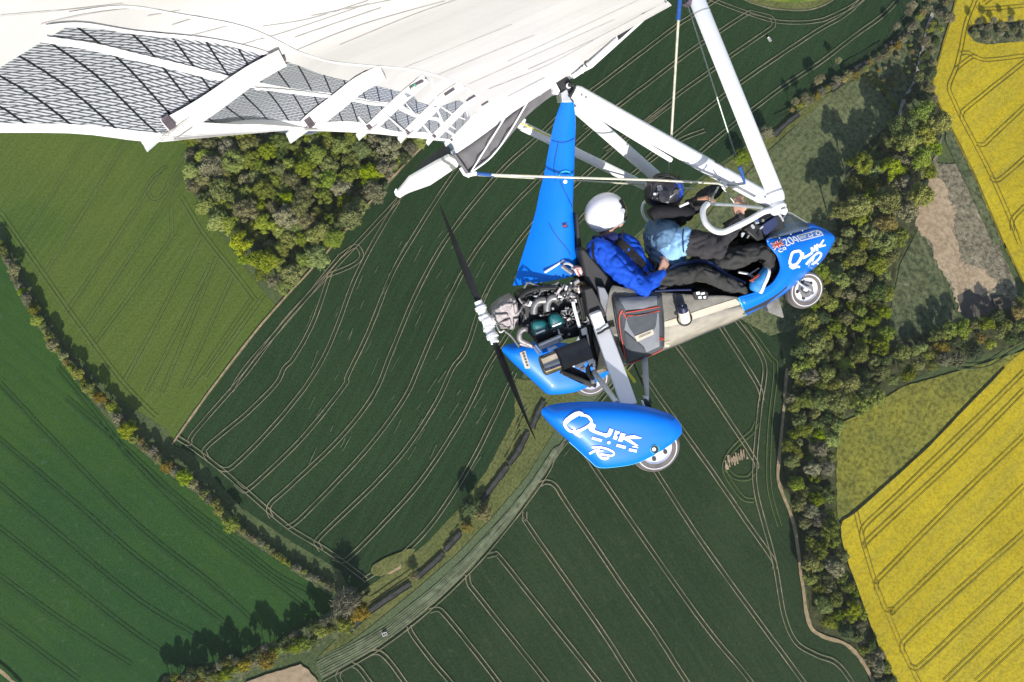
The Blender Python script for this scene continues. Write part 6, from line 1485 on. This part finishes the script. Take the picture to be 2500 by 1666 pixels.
MB().tube(spline([hc + FW*.06 - UP*.13 - LT*.11, hc + FW*.02 - UP*.2 - LT*.14, A((1520, 640), -.17), A((1530, 680), -.2)], 5), .006, 6).build('headset_lead', M['black'], PAX)
hel, HP = helmet(hc + UP*.012, FW + LT*.22, UP + FW*-.10, .172, .145, .160, 'shell_white', PAX, az=58)
bvp = bvh_of(PAX.children[0])
decal('harness_strap', [stroke(cE(330, 585, 400, 640, 470, 710, 540, 790, 580, 850), 20)], M['black_cloth'], bvp, PAX, .010)
decal('harness_strap', [stroke(cE(150, 600, 150, 700, 190, 800, 210, 860), 6)], M['black_cloth'], bvp, PAX, .008)
MB().tube(spline(As(cE(150, 580, 230, 575, 300, 560, 330, 552), -.16), 5), .030, 10).build('jacket_collar', M['navy_cloth'], PAX, smooth=60)
# shoes
def shoe(heel, toe, up, parent, w=.043):
    d = (toe - heel); L = d.length; d.normalize(); u = (up - d*up.dot(d)).normalized(); l = d.cross(u); rows = []; so = []
    prof = ((-.02, .60, .50, .075), (.06, .80, .74, .095), (.2, .82, .80, .105), (.38, .86, .84, .100), (.55, .98, .95, .070), (.72, 1.0, .98, .055), (.88, .86, .86, .044), (.98, .52, .55, .032), (1.01, .15, .2, .02))
    for f, wl, _, h in prof:
        c = heel + d*L*f; hw = w*wl; rows.append([c + l*hw*math.cos(a) + u*(h*max(0, math.sin(a))**.7*(1.0) - .004*(math.sin(a) < 0)) for a in np.linspace(0, 2*math.pi, 18, endpoint=False)])
        so.append([c + l*hw*1.12*cx + u*cz for cx, cz in ((1, .020), (.96, -.006), (0, -.010), (-.96, -.006), (-1, .020), (0, .022))])
    m = MB().grid(rows, 0, True); m.face(range(18)); m.face([len(m.v)-18+i for i in range(18)])
    o = m.build('shoe', M['shoe'], parent, smooth=50)
    m = MB().grid(so, 0, True); m.face(range(6)); m.face([len(m.v)-6+i for i in range(6)]); m.build('shoe_sole', M['sole'], o, smooth=40)
    for i in range(6):
        f = .34 + .06*i; c = heel + d*L*f; hh = .105 - .045*(i/5); MB().tube(spline([c + l*.030 + u*(hh*.62), c + u*(hh+.006), c - l*.030 + u*(hh*.62)], 4), .0055, 6).build('shoe_lace', M['lace'], o)
    return o
hl, te = A(cE(1422, 985)[0], -.30), A(cE(1492, 800)[0], -.30)
shoe(hl, te, (A(cE(1330, 860)[0], -.30) - A(cE(1480, 930)[0], -.30)), PAX, .052)
shoe(anl + FW*.05, anl + FW*.12 + UP*.22, -FW, PAX)

# -- pilot, front seat
qb = A((1650, 700), 0)
PIL = thing('person', 'person in black helmet and slate blue jacket flying from the front seat, gripping the bar', 'person', qb)
hc2 = A((1622, 468), 0.02); nk2 = A((1632, 525), 0); ch2 = A((1622, 590), 0.02); pv2 = A((1640, 680), 0)
s_r, s_l = A((1636, 580), -.17), A((1634, 548), .19); e_r = A((1752, 606), -.34); w_r = A((1806, 532), -.27); h_r = A((1803, 500), -.25)
e_l = A((1748, 462), .46); w_l = A((1716, 486), .30); h_l = A((1700, 494), .26)
h1, h2 = A((1665, 670), -.12), A((1665, 665), .12); k_1, k_2 = A((1862, 612), -.20), A((1850, 590), .22); a_1, a_2 = A((1900, 690), -.12), A((1905, 680), .14)
parts = [(nk2 + UP*.0, .075, nk2 - UP*.05, .10, 3), (ch2 + UP*.06 - LT*.09, .130, ch2 + UP*.06 + LT*.09, .130, 0), (ch2 - UP*.05 - LT*.08 - FW*.01, .142, ch2 - UP*.05 + LT*.08 - FW*.01, .142, 0), (ch2 - UP*.12 - LT*.07 - FW*.02, .140, pv2 + UP*.06 + LT*.07 - FW*.05, .135, 0), (pv2 - LT*.07, .115, pv2 + LT*.07, .115, 2),
    (s_r - FW*.02, .098, s_r + FW*.02 - UP*.06, .102, 0), (s_r + FW*.01 - UP*.07, .112, s_r.lerp(e_r, .32), .112, 1), (s_r.lerp(e_r, .42), .108, s_r.lerp(e_r, .75), .106, 5), (s_r.lerp(e_r, .75), .106, e_r, .088, 5), (e_r, .082, e_r.lerp(w_r, .5), .066, 5), (e_r.lerp(w_r, .5), .066, w_r, .044, 5),
    (s_l, .09, e_l, .066, 5), (e_l, .06, w_l, .042, 5), (ch2 + UP*.08, .09, s_r, .094, 0), (ch2 + UP*.08, .09, s_l, .092, 0),
    (w_r, .030, w_r.lerp(h_r, .4), .027, 4), (w_l, .03, w_l.lerp(h_l, .4), .027, 4), (nk2, .06, hc2 - UP*.05, .06, 4),
    (h1, .105, h1.lerp(k_1, .5), .094, 2), (h1.lerp(k_1, .5), .094, k_1, .080, 2), (k_1, .078, a_1, .055, 2), (h2, .105, k_2, .082, 2), (k_2, .078, a_2, .055, 2), (a_1, .055, a_1 + FW*.13, .04, 3), (a_2, .055, a_2 + FW*.13, .04, 3)] + HD(hc2 - UP*.02)
hr_ = hand(w_r.lerp(h_r, .30), (h_r - w_r), FW*.5 + LT*.8, -1, 1.1, 1.02)
hl_ = hand(w_l.lerp(h_l, .35), (h_l - w_l) + FW*.1, -UP*.7 - FW*.6, 1, 1.1, 1.02)
body('body', parts, [M['slate'], M['slate_sunlit'], M['trouser'], M['black_cloth'], M['skin'], M['sleeve']], PIL, [(hr_, 4), (hl_, 4)], fold=.014, fold_on=(0, 1, 2, 3, 5))
hel2, HP2 = helmet(hc2, FW - LT*.30, UP, .158, .135, .150, 'shell_black', PIL, visor='visor_blue', az=50)
MB().tube(spline(As(cE(590, 400, 640, 372, 740, 368, 850, 372, 905, 385), -.10), 5), .052, 12).build('scarf', M['black_cloth'], PIL, smooth=60)
bvh2 = bvh_of(hel2)
decal('helmet_label', [cE(612, 225, 662, 220, 664, 238, 614, 242)], M['letter'], bvh2, hel2, .008, 3)
decal('helmet_vent', [cE(640, 170, 672, 165, 690, 205, 645, 212)], M['grey'], bvh2, hel2, .008, 3)
decal('helmet_vent', [stroke(cE(720, 270, 770, 235, 810, 200, 830, 190), 2.5), stroke(cE(640, 262, 690, 285, 730, 300), 5)], M['steel'], bvh2, hel2, .008, 3)
for q in (cE(590, 150, 600, 190, 580, 250), cE(700, 110, 760, 120, 795, 150), cE(650, 100, 700, 95, 740, 100)): MB().tube(spline(As(q, -.10), 4), .010, 8).build('helmet_ridge', M['matt'], hel2)
MB().tube(spline([A(q, -.13) for q in cE(880, 300, 850, 312, 810, 330)], 4), [.010]*9, 8).build('microphone_boom', M['rim'], hel2)
MB().lathe(A(cE(690, 250)[0], -.125), -LT, ((0, .05), (.02, .045), (.024, .001)), 18).build('earmuff', M['shell_black'], hel2, smooth=40)
bvq = bvh_of(PIL.children[0])
decal('sleeve_seam', [stroke(cE(845, 452, 838, 560, 842, 660, 848, 680), 3)], M['navy_cloth'], bvq, PIL, .010)
decal('watch', [stroke(k6(1500, 650, 1545, 640, 1540, 700), 5)], M['alu'], bvq, PIL, .012)
# ------------------------------------------------------------------ thin summer haze between the fields and the aircraft
HZ = bpy.data.materials.new('haze'); HZ.use_nodes = True; hn = HZ.node_tree.nodes; hn.clear()
ho = hn.new('ShaderNodeOutputMaterial'); hv = hn.new('ShaderNodeVolumePrincipled')
hv.inputs['Color'].default_value = (0.90, 0.95, 1.0, 1); hv.inputs['Density'].default_value = 0.00006; hv.inputs['Anisotropy'].default_value = 0.2
HZ.node_tree.links.new(hv.outputs[0], ho.inputs['Volume'])
z0, z1 = -1.2, HEIGHT + 4.0
q = 6100
link('haze', mesh('haze', [(-q, -q, z0), (q, -q, z0), (q, q, z0), (-q, q, z0), (-q, -q, z1), (q, -q, z1), (q, q, z1), (-q, q, z1)], [(3, 2, 1, 0), (4, 5, 6, 7), (0, 1, 5, 4), (1, 2, 6, 5), (2, 3, 7, 6), (3, 0, 4, 7)], HZ))['kind'] = 'stuff'
